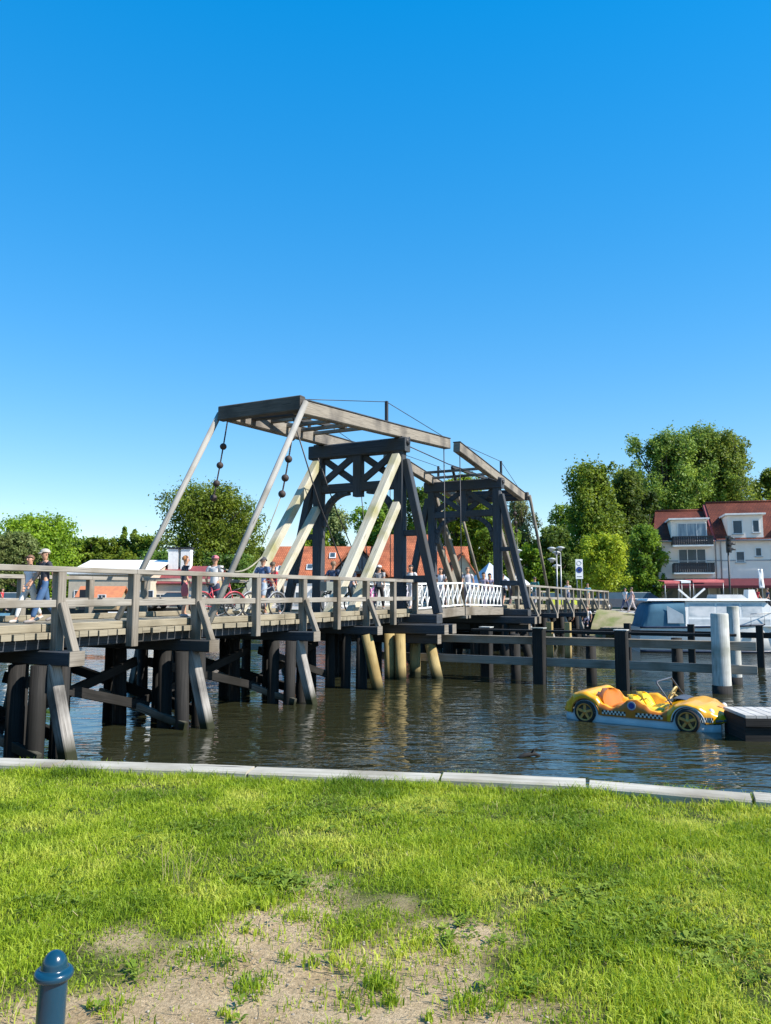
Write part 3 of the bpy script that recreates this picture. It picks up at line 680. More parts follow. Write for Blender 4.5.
# ================================================================== TREES
def leaves(C, S, n, size, seed, flat=.35):
    """n leaf faces spread through the lobes C (centres, radii S xyz): mostly near each lobe's skin, with gaps between lobes"""
    g = np.random.default_rng(seed); C = np.array(C); S = np.array(S)
    wgt = (S[:, 0] * S[:, 1] + S[:, 0] * S[:, 2] + S[:, 1] * S[:, 2]); k = g.choice(len(C), n, p=wgt / wgt.sum())
    d = g.normal(size=(n, 3)); d /= np.linalg.norm(d, axis=1)[:, None]
    # sub-clumps: leaf sprays gathered on a limited set of directions
    sub = g.normal(size=(len(C), 26, 3)); sub /= np.linalg.norm(sub, axis=2)[..., None]
    dd = sub[k, g.integers(0, 26, n)]; d = d * .42 + dd; d /= np.linalg.norm(d, axis=1)[:, None]
    r = (.45 + .6 * g.random(n) ** .6) * (1 + .12 * g.normal(size=n)) * np.where(g.random(n) < .10, g.uniform(1.05, 1.5, n), 1)
    P = C[k] + d * S[k] * r[:, None]
    nrm = d * .8 + g.normal(size=(n, 3)) * .75 + np.array([0, 0, flat]); nrm /= np.linalg.norm(nrm, axis=1)[:, None]
    a = np.cross(nrm, g.normal(size=(n, 3))); a /= np.linalg.norm(a, axis=1)[:, None]; b = np.cross(nrm, a)
    L = size * (.6 + .8 * g.random(n))[:, None]; Wd = L * .55
    droop = nrm * L * .18
    V = np.stack([P - a * L, P + b * Wd + droop * .3, P + a * L - droop, P - b * Wd + droop * .3], 1).reshape(-1, 3)
    Fq = np.arange(4 * n).reshape(n, 4)
    uv = np.repeat(np.stack([g.random(n), g.random(n)], 1), 4, 0)
    return V, Fq, uv
TSEED = [100]
def tree(name, label, base, h, wid, m, shape='round', n=9000, size=.28, trunk=.2, nl=14, group=None, cbase=.18, dens=1.0):
    TSEED[0] += 1; rs = random.Random(TSEED[0])
    root = thing(name, label, 'tree', base, rs.uniform(0, 6), group)
    nl = int(nl * 1.7)
    C, S = [], []; hw = wid / 2
    for i in range(nl):
        f = (i + .5) / nl
        if shape == 'round':
            z = h * (cbase + (1 - cbase) * (f ** .85)); rr = hw * math.sqrt(max(.05, 1 - ((f - .42) / .62) ** 2)); lr = hw * rs.uniform(.22, .42)
        elif shape == 'column':
            z = h * (cbase + (1 - cbase) * f); rr = hw * (math.sin(math.pi * min(1, .18 + .82 * f)) ** .55 if f > .2 else .75); lr = hw * rs.uniform(.24, .46)
        elif shape == 'cone':
            z = h * (cbase + (1 - cbase) * f); rr = hw * (1.05 - f); lr = max(.3, hw * rs.uniform(.3, .42) * (1.2 - .7 * f))
        else:  # spread
            z = h * (cbase + (1 - cbase) * f); rr = hw * (1.0 if f < .6 else 1.0 - .55 * ((f - .6) / .4) ** 1.6); lr = hw * rs.uniform(.22, .40)
        a = i * 2.399 + rs.uniform(-.4, .4); off = max(0, rr - lr * .75) * rs.choice((rs.uniform(.2, .7), rs.uniform(.85, 1.12)))
        lz = lr * rs.uniform(.75, 1.15) * (1.5 if shape in ('column', 'spread') else 1); z += rs.uniform(-.05, .05) * h
        C.append((off * math.cos(a), off * math.sin(a), min(z, h - lz * .85))); S.append((lr, lr, lz))
    sk_ = (rs.uniform(-.06, .06), rs.uniform(-.06, .06)); C = [(c[0] + sk_[0] * c[2] + rs.uniform(-.1, .1) * hw, c[1] + sk_[1] * c[2] + rs.uniform(-.1, .1) * hw, c[2]) for c in C]
    for _ in range(int(nl * .5)):      # small outlying sprays break the outline
        c = rs.choice(C); a = rs.uniform(0, 6.28); q = hw * rs.uniform(.10, .2); C.append((c[0] + math.cos(a) * hw * .38, c[1] + math.sin(a) * hw * .38, min(h * .99 - q, c[2] + rs.uniform(-.05, .12) * h))); S.append((q, q, q * rs.uniform(1, 1.8)))
    # trunk and limbs
    t = MB(); rt = max(.08, trunk); top = h * .72
    bend = [Vector((rs.uniform(-.03, .03) * h * k / 6, rs.uniform(-.03, .03) * h * k / 6, top * k / 6)) for k in range(7)]
    t.tube(bend, [rt * (1.25 if k == 0 else 1 - .13 * k) for k in range(7)], 9)
    for c, s_ in zip(C, S):
        st = bend[min(6, max(1, int(c[2] / top * 4.5)))]
        e = Vector(c); md = st.lerp(e, .5) + Vector((0, 0, -.04 * h * rs.random())); t.tube([st, md, e], [rt * .42, rt * .26, rt * .08], 6)
    part(t, 'trunk', 'bark', root)
    V, Fq, uv = leaves(C, S, int(n * 1.9), size * .74, TSEED[0])
    o = npmesh('crown', V, Fq, m, uv, root)
    return root
def tree_px(name, label, cx, top, wpx, Y, m, basez=GZ, **kw):
    p = at(cx, 600, Y); zt = CAM.z + (HOR - top) / F * Y
    return tree(name, label, (p.x, Y, basez), zt - basez, wpx / F * Y, m, **kw)
tree_px('broadleaf_tree', 'big bright green tree behind the walking couple at the far left of the bridge', 28, 517, 98, 92, 'leaf_vivid', n=15000, size=.24, nl=22, cbase=.05)
tree_px('broadleaf_tree', 'bright green bushy tree cut off by the left edge', -40, 524, 90, 96, 'leaf_vivid', n=9000, size=.26, nl=16, cbase=.05)
tree_px('willow_tree', 'pale olive willow in front of the big bright green tree', 21, 534, 46, 80, 'leaf_willow', n=9000, size=.18, nl=16, cbase=.05)
tree_px('willow_tree', 'pale willow at the left edge behind the railing', -6, 536, 34, 76, 'leaf_willow', n=5000, size=.18, nl=12, cbase=.05)
for lab, cx, tp, wp, mm, sh in (('low tree right of the bright green tree', 76, 540, 52, 'leaf_mid', 'round'), ('dark green tree above the white roofed hall', 98, 539, 40, 'leaf_mid', 'round'),
        ('tall thin poplar behind the white roofed hall', 122, 528, 13, 'leaf_poplar', 'column'), ('thin poplar right of the tallest thin one behind the hall', 137, 528, 15, 'leaf_poplar', 'column'), ('green tree left of the big round tree', 148, 536, 46, 'leaf_mid', 'round'),
        ('broad low tree in the row behind the white hall', 112, 540, 58, 'leaf_mid', 'round')):
    tree_px('broadleaf_tree' if sh == 'round' else 'poplar_tree', lab, cx, tp, wp, 118, mm, shape=sh, n=4500, size=.32, nl=12, cbase=.05, group='tree row behind the marina')
tree_px('broadleaf_tree', 'big round green tree standing behind the pale counterweight poles', 209, 487, 114, 102, 'leaf_mid', n=24000, size=.24, nl=30, trunk=.4, cbase=.06)
tree_px('shrub', 'dark bushes at the foot of the big round tree', 232, 556, 62, 84, 'leaf_dark', n=5000, size=.22, nl=12, cbase=.0)
tree_px('shrub', 'dark bushes behind the maroon roofed shed', 160, 552, 52, 90, 'leaf_dark', n=4000, size=.22, nl=12, cbase=.0)
for lab, cx, tp, wp, mm, sh, Y in (('pale green slim tree seen through the nearer tower', 338, 506, 44, 'leaf_pale', 'column', 120), ('low tree at the left side of the tower opening', 318, 530, 44, 'leaf_vivid', 'round', 116), ('green tree seen between the tower leg and the pale slim tree', 368, 510, 54, 'leaf_mid', 'round', 118),
        ('dark tree right of the nearer tower leg', 414, 488, 58, 'leaf_dark', 'round', 112), ('mid green tree behind the nearer tower outrigger', 390, 500, 52, 'leaf_mid', 'round', 120)):
    tree_px('broadleaf_tree', lab, cx, tp, wp, Y, mm, shape=sh, n=6500, size=.3, nl=14, cbase=.05, group='trees behind the red roofed house')
tree_px('broadleaf_tree', 'yellow-green tree filling the opening of the farther tower', 456, 476, 84, 98, 'leaf_vivid', n=16000, size=.24, nl=24, trunk=.4, cbase=.08)
tree_px('broadleaf_tree', 'mid green tree behind the right leg of the farther tower', 492, 512, 56, 94, 'leaf_mid', n=8000, size=.24, nl=16, cbase=.05)
tree_px('birch_tree', 'pale feathery birch right of the farther tower', 521, 496, 46, 104, 'leaf_pale', n=6500, size=.2, nl=20, trunk=.22, cbase=.12)
tree_px('broadleaf_tree', 'bright low tree under the pale birch', 532, 545, 44, 92, 'leaf_vivid', n=6000, size=.22, nl=14, cbase=.02)
tree_px('broadleaf_tree', 'dark tree behind the street lamps', 556, 527, 50, 92, 'leaf_dark', n=8000, size=.26, nl=16, cbase=.02)
tree_px('poplar_tree', 'broad dark green tree rising behind the yellow-green maple', 594, 463, 72, 98, 'leaf_mid', shape='column', n=20000, size=.27, nl=26, trunk=.45, cbase=.04)
tree_px('poplar_tree', 'dark green tree left of the tall poplars', 630, 474, 52, 102, 'leaf_dark', shape='column', n=14000, size=.27, nl=20, trunk=.4, cbase=.04)
tree_px('poplar_tree', 'dark tree filling the gap between house and tall poplars', 652, 486, 40, 104, 'leaf_dark', shape='round', n=9000, size=.27, nl=16, trunk=.3, cbase=.04)
tree_px('poplar_tree', 'tall spreading poplar above the left end of the house roof', 668, 431, 70, 116, 'leaf_poplar', shape='spread', n=19000, size=.27, nl=26, trunk=.45, cbase=.3, group='tall poplars behind the house')
tree_px('poplar_tree', 'tallest poplar above the step in the house roof', 708, 427, 64, 118, 'leaf_poplar', shape='spread', n=17000, size=.27, nl=30, trunk=.45, cbase=.15, group='tall poplars behind the house')
tree_px('poplar_tree', 'tall poplar above the right part of the house roof', 746, 430, 62, 117, 'leaf_poplar', shape='spread', n=17000, size=.27, nl=30, trunk=.45, cbase=.15, group='tall poplars behind the house')
tree_px('poplar_tree', 'lower tree behind the house at the right edge', 778, 470, 44, 120, 'leaf_mid', shape='round', n=8000, size=.3, nl=14, cbase=.1, group='tall poplars behind the house')
tree_px('maple_tree', 'small yellow-green maple beside the traffic sign', 604, 537, 54, 64, 'leaf_yellow', n=9000, size=.15, nl=22, trunk=.12, cbase=.28)
tree_px('broadleaf_tree', 'dense round dark green tree left of the house', 645, 527, 44, 70, 'leaf_mid', n=10000, size=.17, nl=20, trunk=.2, cbase=.08)

rr_ = random.Random(5)
for i, (cx, tp, wp, mm, dsc) in enumerate(((252, 548, 44, 'leaf_dark', 'low dark tree left of the long red roofed house'), (60, 540, 46, 'leaf_mid', 'green tree right behind the bright tree at the left'), (428, 512, 50, 'leaf_mid', 'green tree between the two drawbridge towers'), (468, 500, 46, 'leaf_mid', 'green tree behind the left leg of the farther tower'),
        (545, 540, 54, 'leaf_mid', 'green tree right of the pale feathery birch'), (574, 505, 60, 'leaf_mid', 'mid green tree left of the broad dark green tree'), (640, 470, 60, 'leaf_mid', 'green tree below the left side of the tall spreading poplar'), (684, 447, 64, 'leaf_poplar', 'tall poplar filling the gap behind the tallest ones'), (730, 434, 62, 'leaf_poplar', 'tall poplar between the two tallest above the house'), (612, 490, 50, 'leaf_dark', 'dark tree behind the broad dark green tree'))):
    tree_px('broadleaf_tree', dsc, cx, tp, wp, 122 + i, mm, shape='round', n=9000, size=.28, nl=18, cbase=.05, group='background trees beyond the far bank')
# distant wooded shore as one mass
def far_wood():
    g = np.random.default_rng(5); C, S = [], []
    for i in range(150):
        a = -.95 + 1.9 * i / 149; D = 180 + g.uniform(-14, 14); h = g.uniform(3.5, 7)
        C.append((D * math.sin(a), D * math.cos(a), GZ + h * .55)); S.append((5, 5, h * .6))
    V, Fq, uv = leaves(C, S, 26000, .6, 9); o = npmesh('far_woodland', V, Fq, 'leaf_dark', uv); tag(o, kind='stuff')
far_wood()

# ================================================================== BUILDINGS
mat('white_render', (.74, .67, .60), (.80, .73, .66), rough=.9, scale=1.2, bump=.15, bscale=40)
mat('shop_render', (.42, .37, .32), (.48, .42, .37), rough=.9, scale=1.2)
mat('window_frame', (.7, .7, .69), (.62, .62, .61), rough=.5)
mat('window_glass', (.035, .06, .08), (.06, .09, .12), rough=.06, scale=.6, spec=.25)
mat('curtain_glass', (.30, .36, .40), (.14, .20, .26), rough=.08, scale=2.2, spec=.3, stretch=(3, 1, .3))
mat('dark_panel', (.009, .01, .014), (.016, .017, .022), rough=.5)
mat('awning_red', (.10, .008, .018), (.075, .007, .015), rough=.8)
mat('awning_pink', (.62, .16, .15), (.55, .12, .12), rough=.8)
mat('zinc', (.25, .26, .28), (.32, .33, .35), rough=.45, metal=.5)
mat('white_roof', (.78, .77, .74), (.68, .67, .64), rough=.6)
mat('beige_wall', (.52, .44, .33), (.45, .38, .29), rough=.9)
mat('tan_boards', (.36, .26, .15), (.28, .2, .11), rough=.85, stretch=(1, 1, 14), scale=1)
mat('orange_roof', (.52, .19, .08), (.44, .15, .07), rough=.85)
mat('maroon_roof', (.22, .045, .045), (.17, .035, .04), rough=.8)
mat('grey_canvas', (.42, .47, .55), (.38, .43, .5), rough=.8)
mat('white_canvas', (.75, .75, .74), (.66, .67, .68), rough=.8)
def tiles(name, c1, c2, c3, row=.30, col=.24):
    """roof tiles: UV in metres, rows across the slope"""
    m, nt, n, l, b = nodes(name); b.inputs['Roughness'].default_value = .75; b.inputs['Specular IOR Level'].default_value = .15
    uv = n.new('ShaderNodeUVMap'); br = n.new('ShaderNodeTexBrick'); l.new(uv.outputs[0], br.inputs['Vector'])
    br.inputs['Scale'].default_value = 1; br.inputs['Brick Width'].default_value = col; br.inputs['Row Height'].default_value = row; br.inputs['Mortar Size'].default_value = .035; br.inputs['Mortar Smooth'].default_value = .5; br.inputs['Bias'].default_value = 0
    br.inputs['Color1'].default_value = (*c1, 1); br.inputs['Color2'].default_value = (*c2, 1); br.inputs['Mortar'].default_value = (*c3, 1)
    tc = n.new('ShaderNodeTexCoord'); nz = n.new('ShaderNodeTexNoise'); nz.inputs['Scale'].default_value = .7; nz.inputs['Detail'].default_value = 5; l.new(tc.outputs['Object'], nz.inputs['Vector'])
    cr = n.new('ShaderNodeValToRGB'); cr.color_ramp.elements[0].color = (.7, .7, .7, 1); cr.color_ramp.elements[1].color = (1.2, 1.15, 1.1, 1); cr.color_ramp.elements[0].position = .35; cr.color_ramp.elements[1].position = .65
    l.new(nz.outputs['Fac'], cr.inputs[0])
    mx = n.new('ShaderNodeMix'); mx.data_type = 'RGBA'; mx.blend_type = 'MULTIPLY'; mx.inputs[0].default_value = 1; l.new(br.outputs[0], mx.inputs[6]); l.new(cr.outputs[0], mx.inputs[7]); l.new(mx.outputs[2], b.inputs['Base Color'])
    bp = n.new('ShaderNodeBump'); bp.inputs['Strength'].default_value = .6; bp.inputs['Distance'].default_value = .03; bp.invert = True; l.new(br.outputs['Fac'], bp.inputs['Height']); l.new(bp.outputs[0], b.inputs['Normal'])
tiles('red_tiles', (.15, .045, .025), (.11, .032, .02), (.09, .03, .025))
tiles('orange_tiles', (.46, .155, .075), (.38, .12, .06), (.24, .08, .045), row=.32)

def slope(mb, a, b, c, d, th=.12):
    """roof slab: eave a->b, ridge d->c, thickness th downwards"""
    a, b, c, d = map(Vector, (a, b, c, d)); L = (b - a).length; s = (d - a).length
    nn = (b - a).cross(d - a).normalized() * th
    if nn.z < 0: nn = -nn
    vs_ = [a, b, c, d, a - nn, b - nn, c - nn, d - nn]
    uvt = [(0, 0), (L, 0), (L, s), (0, s)]
    mb.add(vs_, [(0, 1, 2, 3), (7, 6, 5, 4), (0, 4, 5, 1), (1, 5, 6, 2), (2, 6, 7, 3), (3, 7, 4, 0)], [uvt, uvt[::-1]] + [[(0, 0), (0, th), (1, th), (1, 0)]] * 4)
def window(root, x, z, w_, h_, y=-.0, m='window_glass', bars=1, name='window', sill=True):
    """a set-in window on a facade in the plane y (outwards = -y)"""
    f = MB(); t = .07
    for px_, pz, sx, sz in ((x, z + h_ / 2 - t / 2, w_, t), (x, z - h_ / 2 + t / 2, w_, t), (x - w_ / 2 + t / 2, z, t, h_ - 2 * t - .004), (x + w_ / 2 - t / 2, z, t, h_ - 2 * t - .004)):
        f.box((px_, y - .02, pz), (sx, .08, sz))
    for k in range(bars):
        f.box((x - w_ / 2 + w_ * (k + 1) / (bars + 1), y - .015, z), (.06, .06, h_ - 2 * t - .006))
    fo = f.build(name, 'window_frame', root)
    MB().box((x, y - .006, z), (w_ - 2 * t + .01, .02, h_ - 2 * t + .01)).build('pane', m, fo)
    if sill: MB().box((x, y - .07, z - h_ / 2 - .03), (w_ + .14, .14, .05)).build('sill', 'zinc', fo)
    return fo

def house():
    Y = 70.0; pl = at(657.5, 600, Y); x0 = pl.x
    root = thing('apartment_house', 'white three storey house with red tiled roof, dormers and dark balconies on the far bank', 'house', (x0, Y, GZ), R(-14))
    sc = Y / F
    zpx = lambda y: (HOR - y) * sc + CAM.z - GZ
    xpx = lambda x: (x - 657.5) * sc
    x1 = xpx(713); x2 = xpx(830)
    ze, zr1, zr2 = zpx(541), zpx(506), zpx(498.5)
    dep = 10.0
    zs = zpx(579)
    w_ = MB(); w_.prism([(0, zs), (x2, zs), (x2, ze), (0, ze)], 0, dep); w_.build('wall', 'white_render', root)
    MB().prism([(0.02, 0), (x2, 0), (x2, zs - .004), (0.02, zs - .004)], .25, dep).build('ground_floor_wall', 'shop_render', root)
    # gable ends
    MB().prism([(0.02, ze + .004), (dep - .02, ze + .004), (dep / 2, zr1 - 1.6)], 0.02, .3, 'yz').build('gable_wall', 'white_render', root)
    r1 = MB(); slope(r1, (-.25, -.35, ze - .05), (x1 - .15, -.35, ze - .05), (x1 - .15, dep / 2, zr1), (.55, dep / 2, zr1)); slope(r1, (-.25, dep + .35, ze - .05), (x1 - .15, dep + .35, ze - .05), (x1 - .15, dep / 2, zr1), (.55, dep / 2, zr1)); r = r1.build('roof', 'red_tiles', root)
    MB().tube([(.55, dep / 2, zr1 + .03), (x1 - .15, dep / 2, zr1 + .03)], .12, 8).build('ridge', 'red_tiles', r)
    r2 = MB(); slope(r2, (x1 + .1, -.35, ze - .02), (x2, -.35, ze - .02), (x2, dep / 2, zr2), (x1 + .1, dep / 2, zr2)); slope(r2, (x1 + .1, dep + .35, ze), (x2, dep + .35, ze), (x2, dep / 2, zr2), (x1 + .1, dep / 2, zr2)); r = r2.build('roof', 'red_tiles', root)
    MB().tube([(x1 + .1, dep / 2, zr2 + .03), (x2, dep / 2, zr2 + .03)], .12, 8).build('ridge', 'red_tiles', r)
    MB().prism([(-.34, ze - .15), (dep / 2, zr2 - .1), (dep + .3, ze - .15), (dep / 2, zr1 - 1.2)], x1 - .12, x1 + .12, 'yz').build('fire_wall', 'maroon_roof', root)
    # gutters and downpipes
    for a, b in ((-.25, x1 - .15), (x1 + .1, x2)): MB().tube([(a, -.42, ze - .1), (b, -.42, ze - .1)], .07, 8).build('gutter', 'zinc', root)
    for x in (.08, x1 + .02, x1 + .45, xpx(768)): MB().tube([(x, -.38, ze - .12), (x, -.07, ze - .5), (x, -.07, .1)], .05, 8).build('downpipe', 'zinc', root)
    MB().box((x2 / 2, -.02, zpx(561.5)), (x2 - .2, .05, .10)).build('band', 'zinc', root)
    # dormers
    def dormer(xa, xb, zt, zb, wins):
        xc, wd = (xa + xb) / 2, xb - xa
        d = MB(); d.prism([(xa, zb), (xb, zb), (xb, zt), (xa, zt)], -.12, 4.2); o = d.build('dormer', 'white_render', root)
        MB().box((xc, 1.9, zt + .09), (wd + .4, 4.8, .14)).build('dormer_roof', 'white_roof', o)
        for a in wins: window(root, *a[:4], y=-.13, m=a[4], bars=a[5])
    dormer(xpx(672.5), xpx(706), zpx(521), ze - .1, [(xpx(692), zpx(532.5), 2.5, 1.55, 'curtain_glass', 2)])
    dormer(xpx(725), xpx(757), zpx(517.5), ze - .1, [(xpx(734), zpx(529), .85, 1.25, 'window_glass', 0), (xpx(750.5), zpx(528.5), .6, 1.15, 'window_glass', 0)])
    dormer(xpx(786), xpx(815), zpx(517.5), ze - .1, [(xpx(795), zpx(529), .85, 1.25, 'window_glass', 0)])
    # balconies with doors behind
    for zt, zb in ((538.5, 546), (564.5, 573)):
        b = MB(); xa, xb = xpx(672.5), xpx(709.5); z0, z1 = zpx(zb), zpx(zt)
        for k in range(18):
            b.box(((xa + xb) / 2 if False else xa + (xb - xa) * (k + .5) / 18, -1.25, (z0 + z1) / 2), ((xb - xa) / 18 - .02, .04, z1 - z0))
        b.box(((xa + xb) / 2, -1.25, z1 + .03), (xb - xa + .06, .1, .06)); b.box((xa, -.66, (z0 + z1) / 2), (.05, 1.1, z1 - z0)); b.box((xb, -.66, (z0 + z1) / 2), (.05, 1.1, z1 - z0))
        o = b.build('balcony', 'dark_panel', root)
        MB().box(((xa + xb) / 2, -.64, z0 - .1), (xb - xa, 1.24, .14)).build('slab', 'white_paint', o)
    window(root, xpx(691.5), zpx(560), 2.35, 1.9, bars=2, name='balcony_door', sill=False)
    for cx, cy, ww, hh in ((735.5, 558, .75, 1.0), (752, 553.5, .55, .8), (767, 554.5, .65, 1.1), (782, 556, .75, 1.1), (800, 556, .75, 1.1)):
        window(root, xpx(cx), zpx(cy), ww, hh, bars=0)
    # shop floor: awning and windows
    aw = MB(); slope(aw, (.3, -1.5, zpx(586)), (x2, -1.5, zpx(586)), (x2, .1, zpx(579) + .05), (.3, .1, zpx(579) + .05), .05); aw.prism([(.3, zpx(586) - .22), (x2, zpx(586) - .22), (x2, zpx(586) - .02), (.3, zpx(586) - .02)], -1.55, -1.51); aw.build('awning', 'awning_red', root)
    for cx, ww in ((672, 1.1), (693, 2.4), (722, 1.2), (737, 1.0), (750, .9), (765, 1.3), (785, 1.5)):
        window(root, xpx(cx), 1.15, ww, 1.7, y=.25, bars=1 if ww > 1.2 else 0, name='shop_window', sill=False)
    return root
house()

def gabled(name, label, cat, xl, xr, Y, ye, yr, dep, wallm, roofm, ridge='x', ov=.3, rz=0, base=GZ):
    """simple building from pixel edges at distance Y; returns root and a few lengths"""
    a, b = at(xl, 600, Y), at(xr, 600, Y); root = thing(name, label, cat, (a.x, Y, base), rz)
    Wd = b.x - a.x; ze = CAM.z + (HOR - ye) / F * Y - base; zr = CAM.z + (HOR - yr) / F * Y - base
    if ridge == 'x':
        MB().prism([(0, 0), (Wd, 0), (Wd, ze), (0, ze)], 0, dep).build('wall', wallm, root)
        g = MB()
        for x in (0.01, Wd - .21): g.prism([(0.02, ze + .004), (dep - .02, ze + .004), (dep / 2, zr - .1)], x, x + .2, 'yz')
        g.build('gable_wall', wallm, root)
        r = MB(); slope(r, (-ov, -ov, ze - .05), (Wd + ov, -ov, ze - .05), (Wd + ov, dep / 2, zr), (-ov, dep / 2, zr)); slope(r, (-ov, dep + ov, ze - .05), (Wd + ov, dep + ov, ze - .05), (Wd + ov, dep / 2, zr), (-ov, dep / 2, zr))
    else:
        MB().prism([(0, 0), (Wd, 0), (Wd, ze), (Wd / 2, zr - .1), (0, ze)], 0, dep).build('wall', wallm, root)
        r = MB(); slope(r, (-ov, -ov, ze - .08), (-ov, dep, ze - .08), (Wd / 2, dep, zr + .05), (Wd / 2, -ov, zr + .05)); slope(r, (Wd + ov, -ov, ze - .08), (Wd + ov, dep, ze - .08), (Wd / 2, dep, zr + .05), (Wd / 2, -ov, zr + .05))
    r = r.build('roof', roofm, root)
    return root, Wd, ze, zr, r
def redhouse():
    Y = 86; root, Wd, ze, zr, r = gabled('long_house', 'long low house with orange-red tiled roof and a big glazed gable, seen behind the bridge', 'house', 262, 470, Y, 579, 544, 9, 'white_render', 'orange_tiles')
    sc = Y / F; xp = lambda x: (x - 262) * sc; zp = lambda y: CAM.z + (HOR - y) * sc - GZ
    # wide glazed gable
    xa, xb, xc = xp(328), xp(388), xp(357); zb, zt = zp(574), zp(543)
    g = MB(); g.prism([(xa + .5, zb), (xb - .5, zb), (xc, zt - .5)], -1.0, 3); o = g.build('glazed_gable', 'dark_panel', root)
    for k, (u0, u1) in enumerate(((-.62, -.24), (-.2, .16), (.2, .58))):
        hw = (xb - xa) / 2 - .5; top = lambda u: zb + .25 + (zt - zb - 1.3) * max(0, 1 - abs(u) * 1.05)
        MB().prism([(xc + u0 * hw, zb + .25), (xc + u1 * hw, zb + .25), (xc + u1 * hw, top(u1)), (xc + (0 if u0 < 0 < u1 else u0) * hw, top(0 if u0 < 0 < u1 else u0)), (xc + u0 * hw, top(u0))], -1.06, -1.01).build('gable_pane', 'window_glass', o)
    v = MB(); slope(v, (xa - .1, -1.5, zb - .15), (xa - .1, 3.5, zb - .15), (xc, 4.4, zt), (xc, -1.5, zt), .2); slope(v, (xb + .1, -1.5, zb - .15), (xb + .1, 3.5, zb - .15), (xc, 4.4, zt), (xc, -1.5, zt), .2); v.build('gable_roof', 'orange_tiles', o)
    # raised cross block to the right
    xa, xb = xp(366), xp(436); b = MB(); xm = xp(384)
    zt2 = zp(531); slope(b, (xa, -.4, zp(577)), (xb, -.4, zp(577)), (xb, 5.2, zt2), (xa + 1.2, 5.2, zt2)); slope(b, (xa, 10, ze), (xb, 10, ze), (xb, 5.2, zt2), (xa + 1.2, 5.2, zt2)); b.build('raised_roof', 'orange_tiles', root)
    # roof lights
    dy, dz = 4.5 + .3, zr - ze + .05; sl = math.atan2(dz, dy)
    for x, f in ((272, .25), (279, .28), (308, .33), (316, .22), (330, .68), (402, .3)):
        m = MB(); c = Vector((xp(x), -.3 + dy * f, ze - .05 + dz * f)); u_ = Vector((0, math.cos(sl), math.sin(sl)))
        m.beam(c - u_ * .5 + Vector((0, 0, .1)), c + u_ * .5 + Vector((0, 0, .1)), .75, .1); q = m.build('roof_window', 'window_frame', root)
        m = MB(); m.beam(c - u_ * .4 + Vector((0, 0, .165)), c + u_ * .4 + Vector((0, 0, .165)), .56, .03); m.build('pane', 'window_glass', q)
    for x in (268, 284, 300, 316, 400, 420, 440, 456): window(root, xp(x), 1.0, 1.2, 1.2, y=0)
redhouse()
gabled('gabled_house', 'small orange roofed house showing its gable right of the long house', 'house', 446, 480, 82, 582, 553, 9, 'beige_wall', 'orange_tiles', 'y')
rt, Wd, ze, zr, r = gabled('white_hall', 'long hall with a bright white roof behind the left part of the bridge', 'hall', 68, 150, 74, 573, 557.5, 12, 'beige_wall', 'white_roof', 'x')
for k in range(4): window(rt, 1.2 + k * 2.1, 1.3, 1.3, .8)
rt, Wd, ze, zr, r = gabled('wooden_hut', 'small tan wooden hut with orange roof beside the marina', 'hut', 76, 117, 66, 601, 586, 3, 'tan_boards', 'orange_roof', 'x', .25)
MB().box((.7, -.03, .85), (.8, .06, 1.7)).build('door', 'dark_panel', rt); window(rt, 2.2, 1.0, .7, .6)
rt, Wd, ze, zr, r = gabled('maroon_shed', 'low shed with maroon roof under the big round tree', 'shed', 148, 212, 76, 583, 565, 7, 'shop_render', 'maroon_roof', 'x')
for cx in (164, 177):
    p = (cx - 148) * 76 / F; m = MB(); m.box((p, 3.2, zr + .45), (1.0, .9, 2.6)); c = m.build('chimney', 'white_roof', rt); MB().box((p, 3.2, zr + 1.83), (1.25, 1.15, .14)).build('chimney_cap', 'dark_panel', c)
for k in range(3): window(rt, 1.2 + k * 1.9, .9, 1.2, .9)

# pavilion tent and parasols
def tent(label, cx, Y, wpx, top, eave, m, name='pavilion_tent'):
    p = at(cx, 600, Y); sc = Y / F; root = thing(name, label, 'tent', (p.x, Y, GZ), R(18)); hw = wpx * sc / 2; zt = CAM.z + (HOR - top) * sc - GZ; ze = CAM.z + (HOR - eave) * sc - GZ
    mb = MB(); P = []
    for k in range(9):
        f = k / 8; r_ = hw * (1 - f) ** 1.0 + .03; z = ze + (zt - ze) * f ** 1.15; P.append([(r_ * sx, r_ * sy, z) for sx, sy in ((-1, -1), (1, -1), (1, 1), (-1, 1), (-1, -1))])
    mb.grid(P, smooth=False); mb.build('canvas', m, root)
    v = MB()
    for sx, sy, ex, ey in ((-1, -1, 1, -1), (1, -1, 1, 1), (1, 1, -1, 1), (-1, 1, -1, -1)): v.beam((hw * sx, hw * sy, ze - .12), (hw * ex, hw * ey, ze - .12), .02, .26, ch=.002)
    v.build('valance', m, root)
    for sx in (-1, 1):
        for sy in (-1, 1): MB().tube([(sx * hw * .96, sy * hw * .96, 0), (sx * hw * .96, sy * hw * .96, ze)], .05, 8).build('tent_leg', 'steel_pole', root)
tent('pale grey pointed pavilion tent behind the white railing of the lifting leaf', 490, 66, 40, 563, 585, 'grey_canvas')
tent('small white pavilion beside the pale grey tent', 519, 72, 20, 574, 586, 'white_canvas')

